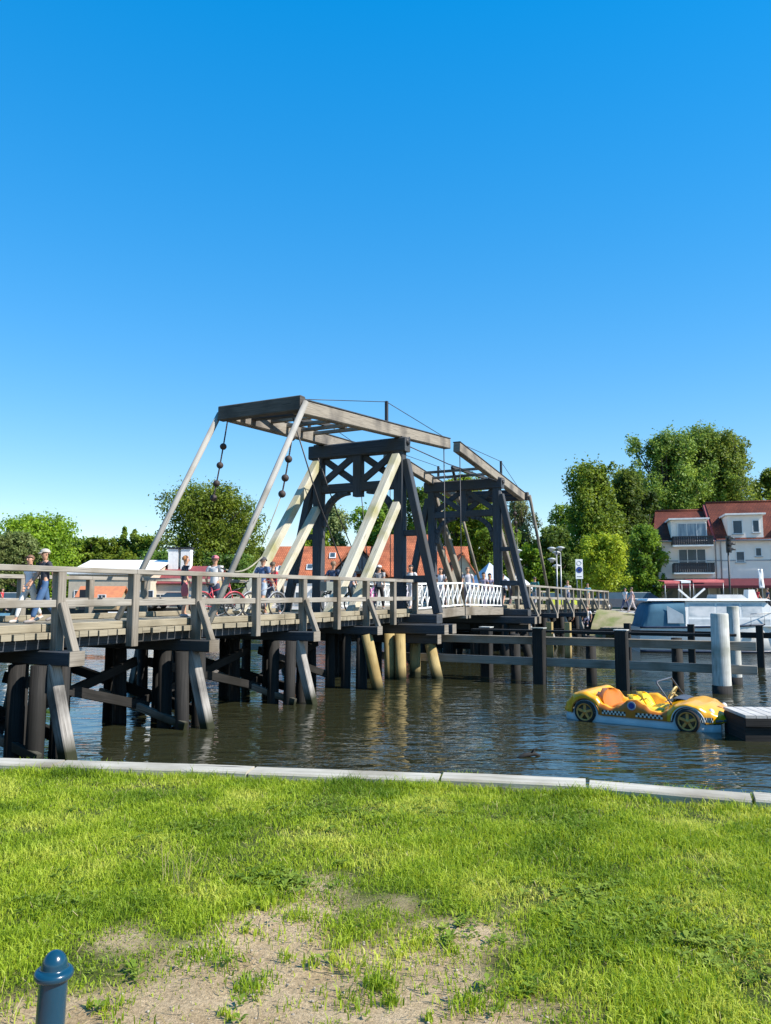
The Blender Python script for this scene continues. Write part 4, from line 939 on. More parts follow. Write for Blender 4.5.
# ================================================================== STREET FURNITURE, FAR BANK
mat('lamp_white', (.42, .43, .42), (.36, .37, .36), rough=.4)
mat('sign_white', (.78, .78, .78), (.74, .74, .74), rough=.5)
mat('sign_blue', (.015, .05, .25), (.015, .04, .2), rough=.4)
mat('signal_black', (.012, .012, .014), (.02, .02, .022), rough=.5)
def lamp(label, cx, Y, top, arms):
    p = at(cx, 600, Y); h = CAM.z + (HOR - top) / F * Y - GZ; root = thing('street_lamp', label, 'street lamp', (p.x, Y, GZ), 0, 'street lamps at the bridge end')
    MB().tube([(0, 0, 0), (0, 0, .8), (0, 0, h)], [.09, .06, .045], 10).build('post', 'steel_pole', root)
    for dx, dz in arms:
        a = MB(); a.tube([(0, 0, h + dz - .12), (dx, 0, h + dz - .05)], .025, 6); ar = a.build('lamp_arm', 'steel_pole', root)
        d = MB(); d.lathe([(0, -.22), (.12, -.2), (.16, -.06), (.32, 0), (.32, .04), (.14, .12), (0, .14)], (dx, 0, h + dz), 16); d.build('lamp_head', 'lamp_white', ar)
lamp('grey street lamp with disc shaped heads left of the traffic sign', 557.5, 57, 549, ((-.35, 0), (.3, .05), (-.35, -.8), ))
lamp('second street lamp with disc head just right of the first', 561.5, 58, 553, ((-.3, 0), (-.3, -1.0)))
lamp('street lamp with white disc heads behind the farther tower', 516, 62, 551, ((.25, 0), (.25, -.75)))
def panel_sign():
    Y = 54; p = at(580, 600, Y); sc = Y / F; root = thing('traffic_sign', 'white rectangular traffic sign with round symbols on two posts at the bridge end', 'sign', (p.x, Y, GZ))
    z0, z1 = CAM.z + (HOR - 579) * sc - GZ, CAM.z + (HOR - 559.5) * sc - GZ; w_ = 7.2 * sc
    for x in (-.16, .16): MB().tube([(x, .06, 0), (x, .06, z1 - .1)], .03, 8).build('sign_post', 'steel_pole', root)
    pn = MB().beam((0, 0, z0), (0, 0, z1), w_, .03, up=(0, 1, 0), ch=.003).build('sign_panel', 'sign_white', root)
    zc = z0 + (z1 - z0) * .46
    MB().lathe([(0, 0), (.215, 0), (.215, .012), (0, .012)], (0, -.018, zc), 28, axis='y', smooth=False).build('sign_disc', 'sign_blue', pn)
    MB().lathe([(0, 0), (.08, 0), (.08, .01), (0, .01)], (0, -.033, zc), 20, axis='y', smooth=False).build('disc_centre', 'signal_black', pn)
    m = MB(); m.torus((0, -.024, z1 - .27), .15, .012, 'y', 28, 6); m.build('ring_symbol', 'steel_pole', pn)
    MB().box((0, -.02, z0 + .16), (.34, .008, .05)).build('text_bar', 'steel_pole', pn)
panel_sign()
def signal():
    Y = 50; p = at(731, 612, Y); sc = Y / F; base = GZ; root = thing('signal_mast', 'tall thin mast with black three lens signal in front of the white house', 'signal', (p.x, Y, base)); zt = CAM.z + (HOR - 536) * sc - base
    MB().tube([(0, 0, -.3), (0, 0, 1.2), (0, 0, zt - .2)], [.085, .06, .05], 10).build('mast', 'signal_black', root)
    z0 = CAM.z + (HOR - 553) * sc - base
    b = MB(); b.beam((0, -.12, z0), (0, -.12, zt), .30, .2, up=(0, 1, 0)); h = b.build('signal_head', 'signal_black', root)
    for k in range(3):
        zc = z0 + (zt - z0) * (.18 + .32 * k); v = MB(); v.lathe([(.10, 0), (.115, 0), (.115, .2), (.10, .2)], (.0, -.23, zc), 16, axis='y'); v.tube([(.14, -.12, zc + .05), (.42, -.14, zc + .0)], [.09, .06], 10); v.build('visor', 'signal_black', h)
signal()
def banner():
    Y = 56; p = at(762.5, 612, Y); sc = Y / F; root = thing('banner_flag', 'narrow white banner flag on a pole right of the signal mast', 'banner', (p.x, Y, GZ)); zt = CAM.z + (HOR - 569) * sc - GZ
    MB().tube([(0.1, 0, -.2), (.02, 0, zt)], .025, 8).build('pole', 'steel_pole', root)
    m = MB(); P = []
    for i in range(13):
        z = zt - .02 - (zt - (CAM.z + (HOR - 588) * sc - GZ)) * i / 12; P.append([(-.2 + .36 * j / 4 + i * .006, .03 * math.sin(i * .8 + j * .7), z) for j in range(5)])
    m.grid(P); o = m.build('banner_cloth', 'white_canvas', root); s_ = o.modifiers.new('thick', 'SOLIDIFY'); s_.thickness = .006
banner()
def market_awning(label, xl, xr, Y, ytop, m):
    a, b = at(xl, 600, Y), at(xr, 600, Y); sc = Y / F; root = thing('folding_awning', label, 'awning', (a.x, Y, GZ)); z = CAM.z + (HOR - ytop) * sc - GZ; W2 = b.x - a.x
    r_ = MB(); slope(r_, (0, -.9, z - .08), (W2, -.9, z - .08), (W2, .7, z), (0, .7, z), .04); r_.prism([(0, z - .27), (W2, z - .27), (W2, z - .09), (0, z - .09)], -.93, -.90); r_.build('canopy', m, root)
    for x in (.06, W2 - .06): MB().tube([(x, -.85, 0), (x, -.85, z - .2)], .035, 8).build('awning_post', 'steel_pole', root)
market_awning('pinkish red awning on posts before the left shop front', 661, 676, 63, 580.5, 'awning_pink')
market_awning('white folded awning between the two pinkish ones', 677.5, 687, 63, 580, 'white_canvas')
market_awning('pinkish red awning on posts beside the white folded one', 689, 720, 63, 579.5, 'awning_pink')
def xframe():
    p = at(691, 600, 60); root = thing('cross_rack', 'white crossed rack standing behind the cabin boat', 'rack', (p.x, 60, GZ))
    MB().beam((-1.0, 0, 0), (1.1, 0, 1.75), .1, .14).build('rack_bar', 'white_paint', root); MB().beam((1.0, .12, 0), (-.9, .12, 1.7), .1, .14).build('rack_bar', 'white_paint', root)
    MB().beam((-1.2, .06, -.06), (1.2, .06, -.06), .3, .1).build('rack_foot', 'white_paint', root)
xframe()

# ================================================================== PEDAL CAR BOAT
mat('car_yellow', (.80, .38, .005), (.74, .33, .005), rough=.28, scale=1.5, coat=.3)
mat('car_orange', (.50, .15, .006), (.42, .12, .006), rough=.35, scale=2)
mat('seat_yellow', (.85, .55, .01), (.78, .48, .01), rough=.4, scale=2)
mat('float_white', (.62, .64, .64), (.46, .50, .51), rough=.45, scale=2)
mat('rim_bronze', (.66, .30, .07), (.50, .22, .05), rough=.4)
mat('tyre_black', (.015, .013, .012), (.03, .025, .02), rough=.8)
mat('rim_dark', (.10, .065, .03), (.06, .04, .02), rough=.6)
mat('dash_grey', (.05, .055, .07), (.08, .085, .10), rough=.5)
mat('emblem_grey', (.32, .36, .40), (.26, .3, .34), rough=.4)
mat('wheel_tan', (.55, .40, .16), (.45, .32, .12), rough=.5)
def checker():
    m, nt, n, l, b = nodes('checker_strip'); uv = n.new('ShaderNodeUVMap'); c = n.new('ShaderNodeTexChecker'); c.inputs['Scale'].default_value = 1
    mp = n.new('ShaderNodeMapping'); mp.inputs['Scale'].default_value = (13, 2, 1); l.new(uv.outputs[0], mp.inputs[0]); l.new(mp.outputs[0], c.inputs['Vector'])
    c.inputs['Color1'].default_value = (.012, .012, .012, 1); c.inputs['Color2'].default_value = (.62, .58, .5, 1); l.new(c.outputs[0], b.inputs['Base Color']); b.inputs['Roughness'].default_value = .4
checker()
def lerp_tab(tab, x):
    for (a, va), (b, vb) in zip(tab, tab[1:]):
        if x <= b:
            f = max(0, (x - a) / (b - a)); f = f * f * (3 - 2 * f); return va + (vb - va) * f
    return tab[-1][1]
def pedal_car():
    root = thing('pedal_boat', 'orange-yellow pedal boat shaped like an open car with bronze wheels and checkered stripes', 'pedal boat')
    pa, pb = atz(566, 719, WZ), atz(707, 733, WZ)      # near side of the float, rear and front
    d = (pb - pa); d.z = 0; L = d.length; d.normalize(); ang = math.atan2(d.y, d.x); nrm = Vector((-d.y, d.x, 0))
    HW = .74; x_rear, x_front = -1.48, 1.30
    sc = L / (x_front - x_rear)
    c = pa - d * x_rear * sc + nrm * HW * sc
    root.location = (c.x, c.y, WZ - .07 * sc); root.rotation_euler = (0, 0, ang); root.scale = (sc, sc, sc)
    RW, FW, WR = -1.06, .96, .215     # wheel stations, radius
    ARCH = .29
    S = [(-1.62, .30), (-1.5, .44), (-1.32, .60), (-1.08, .66), (-.86, .58), (-.70, .43), (-.52, .37), (-.34, .44), (-.16, .56), (-.02, .57), (.14, .49), (.30, .38), (.46, .36), (.58, .42), (.74, .53), (.94, .575), (1.12, .54), (1.30, .46), (1.46, .38), (1.60, .32), (1.70, .29)]
    D = [(-1.62, .30), (-1.5, .47), (-1.32, .62), (-1.15, .66), (-1.04, .64), (-.99, .30), (-.2, .26), (.45, .26), (.52, .50), (.60, .57), (.95, .60), (1.2, .56), (1.42, .48), (1.58, .40), (1.66, .34), (1.70, .30)]
    Wd = [(-1.62, .46), (-1.5, .62), (-1.25, .73), (-.9, .74), (.9, .74), (1.15, .72), (1.35, .64), (1.52, .52), (1.64, .38), (1.70, .26)]
    xs = [-1.62 + 3.32 * k / 110 for k in range(111)]
    P = []
    for x in xs:
        s, dd, w_ = lerp_tab(S, x), lerp_tab(D, x), lerp_tab(Wd, x)
        z0 = .215
        for xw in (RW, FW):
            q = ARCH ** 2 - (x - xw) ** 2
            if q > 0: z0 = max(z0, .225 + math.sqrt(q))
        if x > 1.28: z0 = max(z0, .215 + (x - 1.28) * .10)
        z0 = min(z0, s - .02)
        fb = .035 * max(0, 1 - ((x - RW) / .42) ** 2) + .035 * max(0, 1 - ((x - FW) / .45) ** 2)   # fenders bulge outwards
        ck = -.99 < x < .50
        half = [(w_ + fb * .6, z0), (w_ + fb, z0 + (s - z0) * .45), (w_ + fb * .7 - .01, z0 + (s - z0) * .82), (w_ - .05, s), (w_ - .13, s + (.012 if not ck else 0)),
                (w_ - .18 if ck else w_ * .66, s - .05 if ck else s + (dd - s) * .55), (w_ - .2 if ck else w_ * .42, dd + .02 if ck else s + (dd - s) * .9), (0.0, dd)]
        P.append([Vector((x, -y, z)) for y, z in half] + [Vector((x, y, z)) for y, z in half[-2::-1]])
    m = MB(); m.grid(P); m.add(P[-1], [tuple(range(15))]); m.add(P[0], [tuple(range(14, -1, -1))]); m.build('body', 'car_yellow', root)
    # door sides between the fenders, their shade painted in darker orange
    for sg in (-1, 1):
        Q = []
        for k in range(41):
            x = -.76 + 1.34 * k / 40; s = lerp_tab(S, x); w_ = lerp_tab(Wd, x)
            Q.append([Vector((x, sg * (w_ + .014), .222)), Vector((x, sg * (w_ + .018), .222 + (s - .222) * .5)), Vector((x, sg * (w_ + .006), .222 + (s - .222) * .80)), Vector((x, sg * (w_ - .035), s - .006))])
        MB().grid(Q).build('door_shade', 'car_orange', root)
        for a, b in ((-.70, -.22), (-.02, .50)):
            MB().grid([[Vector((a + (b - a) * k / 10, sg * (.74 + .0225), z)) for z in (.245, .325)] for k in range(11)], False).build('checker_stripe', 'checker_strip', root)
        MB().grid([[Vector((1.14 + .26 * k / 8, sg * (lerp_tab(Wd, 1.14 + .26 * k / 8) + .030), z)) for z in (.25, .34)] for k in range(9)], False).build('checker_stripe', 'checker_strip', root)
        e = MB(); e.lathe([(0, 0), (.085, 0), (.085, .012), (0, .012)], (-.09, sg * .772 + (.0 if sg > 0 else .0), .455), 24, axis='y', smooth=False); e = e.build('emblem', 'emblem_grey', root)
        MB().lathe([(0, -.004), (.058, -.004), (.058, .016), (0, .016)], (-.09, sg * .772, .455), 24, axis='y', smooth=False).build('emblem_disc', 'sign_blue', e)
    # white float and the arch panels behind the wheels
    hull = MB(); P = []
    for k in range(60):
        x = -1.56 + 3.06 * k / 59; w_ = lerp_tab(Wd, x) - .012; zt = .205
        for xw in (RW, FW):
            q = (ARCH - .01) ** 2 - (x - xw) ** 2
            if q > 0: zt = max(zt, .215 + math.sqrt(q))
        zb = -.12 + .10 * max(0, (x - 1.1) / .4) ** 2
        P.append([Vector((x, -w_ + .02, zt)), Vector((x, -w_, zt - .06)), Vector((x, -w_, .05)), Vector((x, -w_ + .07, zb)), Vector((x, w_ - .07, zb)), Vector((x, w_, .05)), Vector((x, w_, zt - .06)), Vector((x, w_ - .02, zt))])
    hull.grid(P); hull.add(P[0], [tuple(range(8))]); hull.add(P[-1], [tuple(range(7, -1, -1))]); hull.build('float', 'float_white', root)
    for xw in (RW, FW):
        for sg in (-1, 1):
            y = sg * .745; t = MB(); t.torus((xw, y, .255), WR - .03, .045, 'y', 28, 8)
            wl_ = t.build('wheel', 'tyre_black', root)
            MB().lathe([(0, -.02), (WR - .05, -.02), (WR - .05, .02), (0, .02)], (xw, y - sg * .012, .255), 24, axis='y').build('wheel_disc', 'rim_dark', wl_)
            r_ = MB(); r_.torus((xw, y + sg * .016, .255), WR - .045, .026, 'y', 28, 6)
            for k in range(5):
                a = k * 2 * math.pi / 5 + .3; r_.beam((xw + .03 * math.cos(a), y + sg * .018, .255 + .03 * math.sin(a)), (xw + (WR - .07) * math.cos(a), y + sg * .018, .255 + (WR - .07) * math.sin(a)), .05, .03, up=(0, 1, 0))
            r_.lathe([(0, -.03), (.045, -.02), (.045, .02), (0, .03)], (xw, y + sg * .02, .255), 12, axis='y'); r_.build('rim', 'rim_bronze', wl_)
            # fender lip
            pts = [Vector((xw + (ARCH + .004) * math.cos(a), sg * (lerp_tab(Wd, max(-1.6, xw + ARCH * math.cos(a))) + .02), .23 + (ARCH + .004) * math.sin(a))) for a in [math.pi * k / 20 for k in range(21)]]
            MB().tube(pts, .012, 6).build('fender_lip', 'car_orange' if xw < 0 else 'float_white', root)
    # seats
    def seat(x, y, w_, top, m, nm, lean=.16):
        P = []
        for k in range(13):
            f = k / 12; z = .30 + (top - .30) * f; hw = w_ / 2 * (1 if f < .55 else math.sqrt(max(0.02, 1 - ((f - .55) / .46) ** 2)) * .75 + .25 * (1 - (f - .55) / .45)); xx = x - lean * f
            P.append([Vector((xx + .0, y + hw * u, z)) + Vector((-.07 * (1 - u * u), 0, 0)) for u in [-1, -.8, -.5, 0, .5, .8, 1]] + [Vector((xx - .10, y + hw * u * .94, z - .01)) + Vector((-.06 * (1 - u * u), 0, 0)) for u in [1, .8, .5, 0, -.5, -.8, -1]] + [Vector((xx, y - hw, z))])
        b = MB(); b.grid(P); b.add(P[-1][:-1], [tuple(range(14))]); o = b.build(nm, m, root)
        c_ = MB(); c_.ball((x + .22, y, .31), .3, 14, 8, (.9, w_ / .62, .32)); c_.build('cushion', m, o)
    seat(-.66, 0, 1.16, .68, 'car_orange', 'rear_seat', .14)
    for y in (-.29, .29): seat(.02, y, .50, .62, 'seat_yellow', 'front_seat', .2)
    # dash, windscreen frame, steering wheel, lamps, nose badge
    P = []
    for k in range(8):
        f = k / 7; x = .44 + .40 * f
        P.append([Vector((x, .46 * u * (1 - .35 * f), lerp_tab(D, max(.56, x)) + .012 - .02 * u * u + .05 * math.sin(math.pi * f))) for u in [-1, -.6, -.2, .2, .6, 1]])
    MB().grid(P).build('dashboard', 'dash_grey', root)
    w1 = MB(); w1.tube([(.62, -.54, .50), (.34, -.52, .90), (.34, -.48, .93), (.34, .48, .93), (.34, .52, .90), (.62, .54, .50)], .017, 8); w1.build('windscreen_frame', 'dash_grey', root)
    st = MB(); 
    pts = [Vector((.42, .26, .64)) + Vector((.07 * math.sin(a), .14 * math.cos(a), .125 * math.sin(a))) for a in [2 * math.pi * k / 20 for k in range(21)]]
    st.tube(pts, .02, 8, cap=False); st.tube([(.60, .26, .52), (.42, .26, .64)], .018, 6); st.beam((.42, .13, .64), (.42, .39, .64), .03, .015); st.build('steering_wheel', 'wheel_tan', root)
    for sg in (-1, 1):
        h = MB(); h.ball((1.34, sg * .52, .41), .075, 14, 8, (.8, .9, 1.1)); h.build('headlight', 'float_white', root)
    MB().grid([[Vector((x, y, lerp_tab(D, x) + .006)) for y in (-.13, 0, .13)] for x in (1.36, 1.42, 1.48)]).build('nose_badge', 'rim_bronze', root)
    bm_ = MB(); bm_.tube([(1.42, -.58, .27), (1.62, -.40, .28), (1.72, -.2, .28), (1.72, .2, .28), (1.62, .40, .28), (1.42, .58, .27)], .03, 8); bm_.build('bumper', 'dash_grey', root)
pedal_car()

# ================================================================== CABIN BOAT AND OTHER CRAFT
mat('hull_white', (.82, .79, .74), (.74, .72, .68), rough=.35, scale=.6)
mat('hull_navy', (.02, .03, .06), (.03, .04, .07), rough=.4)
mat('canvas_blue', (.055, .15, .22), (.04, .12, .18), rough=.85, scale=1.5, bump=.3, bscale=3)
mat('boat_window', (.62, .61, .59), (.36, .39, .40), rough=.15, scale=1.2, stretch=(1, 1, 2))
mat('clear_plastic', (.45, .50, .53), (.35, .40, .44), rough=.2, scale=2)
mat('deck_grey', (.45, .45, .44), (.38, .38, .37), rough=.7)
def hull_loft(mb, L, Bm, fb, draft=.4, sheer=.35, n=24):
    P = []
    for k in range(n + 1):
        f = k / n; x = -L / 2 + L * f; w_ = Bm / 2 * (.86 + .14 * math.sin(math.pi * min(1, f * 1.2))) * (1 if f < .55 else max(.02, 1 - ((f - .55) / .45) ** 2.2)); z = fb + sheer * f * f
        P.append([Vector((x + .0, -w_, z)), Vector((x, -w_ * .97, z * .5)), Vector((x - .0, -w_ * .88, 0)), Vector((x - .25 * f, -w_ * .5, -draft * (1 - f * .5))), Vector((x - .25 * f, w_ * .5, -draft * (1 - f * .5))), Vector((x, w_ * .88, 0)), Vector((x, w_ * .97, z * .5)), Vector((x, w_, z))])
    mb.grid(P); mb.add(P[0], [tuple(range(8))]); return P
def cabin_boat():
    Y = 40; a = at(634, 648, Y); ang = R(-7); L = 11.5
    root = thing('cabin_boat', 'long white cabin boat with blue canvas stern cover lying across the channel', 'boat', (a.x + L / 2 * math.cos(ang), Y + L / 2 * math.sin(ang), WZ), ang)
    h = MB(); root.scale = (.72, 1, 1); root.location.x -= .14 * L; P = hull_loft(h, L, 3.3, 1.22, .4, .3); h.build('hull', 'hull_white', root)
    dk = MB(); dk.add([p for r_ in P for p in (r_[0] + Vector((0, .02, -.03)), r_[7] + Vector((0, -.02, -.03)))], [(2 * i, 2 * i + 1, 2 * i + 3, 2 * i + 2) for i in range(len(P) - 1)]); dk.build('deck', 'deck_grey', root)
    for i in (0, 7):
        MB().tube([r_[i] for r_ in P], .055, 6).build('rubbing_strake', 'hull_navy', root)
    wlm = MB()
    for s_ in (2, 5): wlm.tube([r_[s_] + Vector((0, 0, .06)) for r_ in P], .07, 6)
    wlm.build('boot_stripe', 'hull_navy', root)
    for x in (-.2 + 1.6, 2.9, 4.0):
        k = (x + L / 2) / L; 
        for sg in (-1, 1):
            r_ = P[int(k * 24)]; y = r_[0].y * sg * -1
            m = MB(); m.box((x, -sg * abs(r_[0].y) * .985, .88), (.62, .06, .24)); m.build('porthole', 'window_glass', root)
    # cabin: raked front, sloping sides
    def cab(x0, x1, r0, r1, z0, z1, w0, w1, m, nm, par=root, xt0=None):
        v = [(x0, -w0, z0), (x1, -w0, z0), (x1, w0, z0), (x0, w0, z0), (x0 + r0, -w1, z1), (x1 - r1, -w1, z1), (x1 - r1, w1, z1), (x0 + r0, w1, z1)]
        return MB().add(v, [(0, 1, 5, 4), (1, 2, 6, 5), (2, 3, 7, 6), (3, 0, 4, 7), (4, 5, 6, 7), (3, 2, 1, 0)]).build(nm, m, par)
    zc, zt = 1.28, 2.52
    c = cab(-2.72, 4.3, .1, 1.75, zc, zt, 1.42, 1.15, 'hull_white', 'cabin')
    cab(-5.2, 2.95, .15, .25, zt + .004, zt + .10, 1.3, 1.24, 'hull_white', 'cabin_roof', root)
    cab(-.4, 1.6, .05, .3, zt + .105, zt + .30, .9, .8, 'deck_grey', 'hatch', root)
    cab(1.9, 2.5, .05, .15, zt + .105, zt + .55, .4, .34, 'hull_white', 'searchlight_box', root)
    # windows on the sloping side: slightly proud panes
    for (xa, xb, za, zb) in ((-2.5, -.85, 1.75, 2.38), (-.7, .9, 1.75, 2.38), (1.05, 2.35, 1.75, 2.38), (-2.5, .3, 1.36, 1.62), (.45, 2.8, 1.36, 1.62)):
        for sg in (-1, 1):
            def S_(x, z, o=.012): f = (z - zc) / (zt - zc); return (x + (.18 * f if x < 0 else 0), sg * (1.42 - .27 * f + o), z)
            fr = MB().add([S_(xa - .05, za - .05, .006), S_(xb + .05, za - .05, .006), S_(xb + .05, zb + .05, .006), S_(xa - .05, zb + .05, .006)], [(0, 1, 2, 3)]).build('window_frame', 'white_paint', c)
            MB().add([S_(xa, za), S_(xb, za), S_(xb, zb), S_(xa, zb)], [(0, 1, 2, 3)]).build('window_pane', 'boat_window', root)
    def Fp(y, f, o=.01): return (4.3 - 1.75 * f + o, y * (1 - .18 * f), zc + (zt - zc) * f + o)
    for ya, yb in ((-1.2, -.45), (-.38, .38), (.45, 1.2)):
        MB().add([Fp(ya, .3), Fp(yb, .3), Fp(yb, .88), Fp(ya, .88)], [(0, 1, 2, 3)]).build('windscreen_pane', 'boat_window', root)
    # blue stern canopy with clear window
    P2 = []
    for k in range(12):
        f = k / 11; x = -5.55 + 2.85 * f; zt2 = 1.35 + 1.13 * (1 - (1 - min(1, f * 3.2)) ** 3); wv = 1.40 - .04 * (1 - f)
        P2.append([Vector((x, -wv, 1.2)), Vector((x + .02, -wv * .98, 1.2 + (zt2 - 1.2) * .6)), Vector((x, -wv * .90, zt2 - .05)), Vector((x, 0, zt2)), Vector((x, wv * .90, zt2 - .05)), Vector((x, wv * .98, 1.2 + (zt2 - 1.2) * .6)), Vector((x, wv, 1.2))])
    m = MB(); m.grid(P2); m.add(P2[0], [tuple(range(7))]); m.build('stern_canopy', 'canvas_blue', root)
    MB().add([(-3.9, -1.43, 1.42), (-2.82, -1.44, 1.42), (-2.86, -1.43, 1.85), (-3.9, -1.37, 2.28)], [(0, 1, 2, 3)]).build('canopy_window', 'clear_plastic', root)
    # roof top cover light, rails on the bow
    rl = MB()
    for sg in (-1, 1):
        pts = [P[k][0 if sg < 0 else 7] * 1 + Vector((0, -.06 * -sg, .55)) for k in range(15, 25)]; rl.tube(pts, .018, 6)
        for p in pts[::2]: rl.tube([p - Vector((0, 0, .55)), p], .014, 6)
    rl.build('bow_rail', 'steel_pole', root)
cabin_boat()
def small_boat(label, cx, Y, L, ang, hm, cabm, mast=0, base=WZ):
    p = at(cx, 620, Y); root = thing('moored_boat', label, 'boat', (p.x, Y, base), R(ang))
    h = MB(); P = hull_loft(h, L, L * .34, .75, .3, .3, 16); h.build('hull', hm, root)
    MB().add([p_ for r_ in P for p_ in (r_[0] + Vector((0, .02, -.03)), r_[7] + Vector((0, -.02, -.03)))], [(2 * i, 2 * i + 1, 2 * i + 3, 2 * i + 2) for i in range(len(P) - 1)]).build('deck', 'deck_grey', root)
    m = MB(); w_ = L * .12; x0, x1 = -L * .22, L * .2
    m.add([(x0, -w_, .7), (x1, -w_, .8), (x1, w_, .8), (x0, w_, .7), (x0 + .1, -w_ * .85, 1.45), (x1 - .6, -w_ * .85, 1.45), (x1 - .6, w_ * .85, 1.45), (x0 + .1, w_ * .85, 1.45)], [(0, 1, 5, 4), (1, 2, 6, 5), (2, 3, 7, 6), (3, 0, 4, 7), (4, 5, 6, 7)]); c = m.build('cabin', cabm, root)
    MB().box(((x0 + x1) / 2 - .15, -w_ * .93 - .0, 1.15), ((x1 - x0) * .55, .06, .3)).build('cabin_window', 'window_glass', c)
    if mast: MB().tube([(.2, 0, .7), (.2, 0, mast)], .04, 6).build('mast', 'steel_pole', root)
small_boat('white moored motor boat in the marina seen through the left railing', -6, 58, 6.5, 150, 'hull_white', 'canvas_blue')
small_boat('white moored boat right of the wooden hut behind the railing', 124, 62, 6.0, 20, 'hull_white', 'white_canvas')
small_boat('navy hulled moored boat under the big round tree', 182, 64, 7, 170, 'hull_navy', 'grey_canvas')
small_boat('white moored boat between the bridge piles on the far side', 412, 47, 5.0, 160, 'hull_white', 'canvas_blue')

# ================================================================== PEOPLE
def M_(name, c, rough=.8):
    if name not in MATS: mat(name, c, tuple(x * .85 for x in c), rough=rough, scale=8)
    return name
SKIN = M_('skin', (.52, .28, .18), .55)
import bmesh
def skinmesh(name, V, E, Rd, m, parent, post=None, sub=1, rootv=0):
    bm = bmesh.new(); sk = bm.verts.layers.skin.verify(); vs_ = [bm.verts.new(v) for v in V]
    for a, b in E: bm.edges.new((vs_[a], vs_[b]))
    for i, v in enumerate(vs_):
        r_ = Rd[i]; v[sk].radius = (r_, r_) if not isinstance(r_, tuple) else r_; v[sk].use_root = (i == rootv)
    me = bpy.data.meshes.new(name); bm.to_mesh(me); bm.free()
    o = bpy.data.objects.new(name, me); COL.objects.link(o)
    s_ = o.modifiers.new('skin', 'SKIN'); s_.use_smooth_shade = True; s_.branch_smoothing = .3
    u = o.modifiers.new('sub', 'SUBSURF'); u.levels = sub; u.render_levels = sub
    dg = bpy.context.evaluated_depsgraph_get(); me2 = bpy.data.meshes.new_from_object(o.evaluated_get(dg))
    bpy.data.objects.remove(o); bpy.data.meshes.remove(me)
    me2.name = name; me2.materials.clear(); me2.materials.append(MATS[m])
    if post:
        for v in me2.vertices: v.co = post(v.co)
    for p_ in me2.polygons: p_.use_smooth = True
    o = bpy.data.objects.new(name, me2); COL.objects.link(o); o.parent = parent
    return o
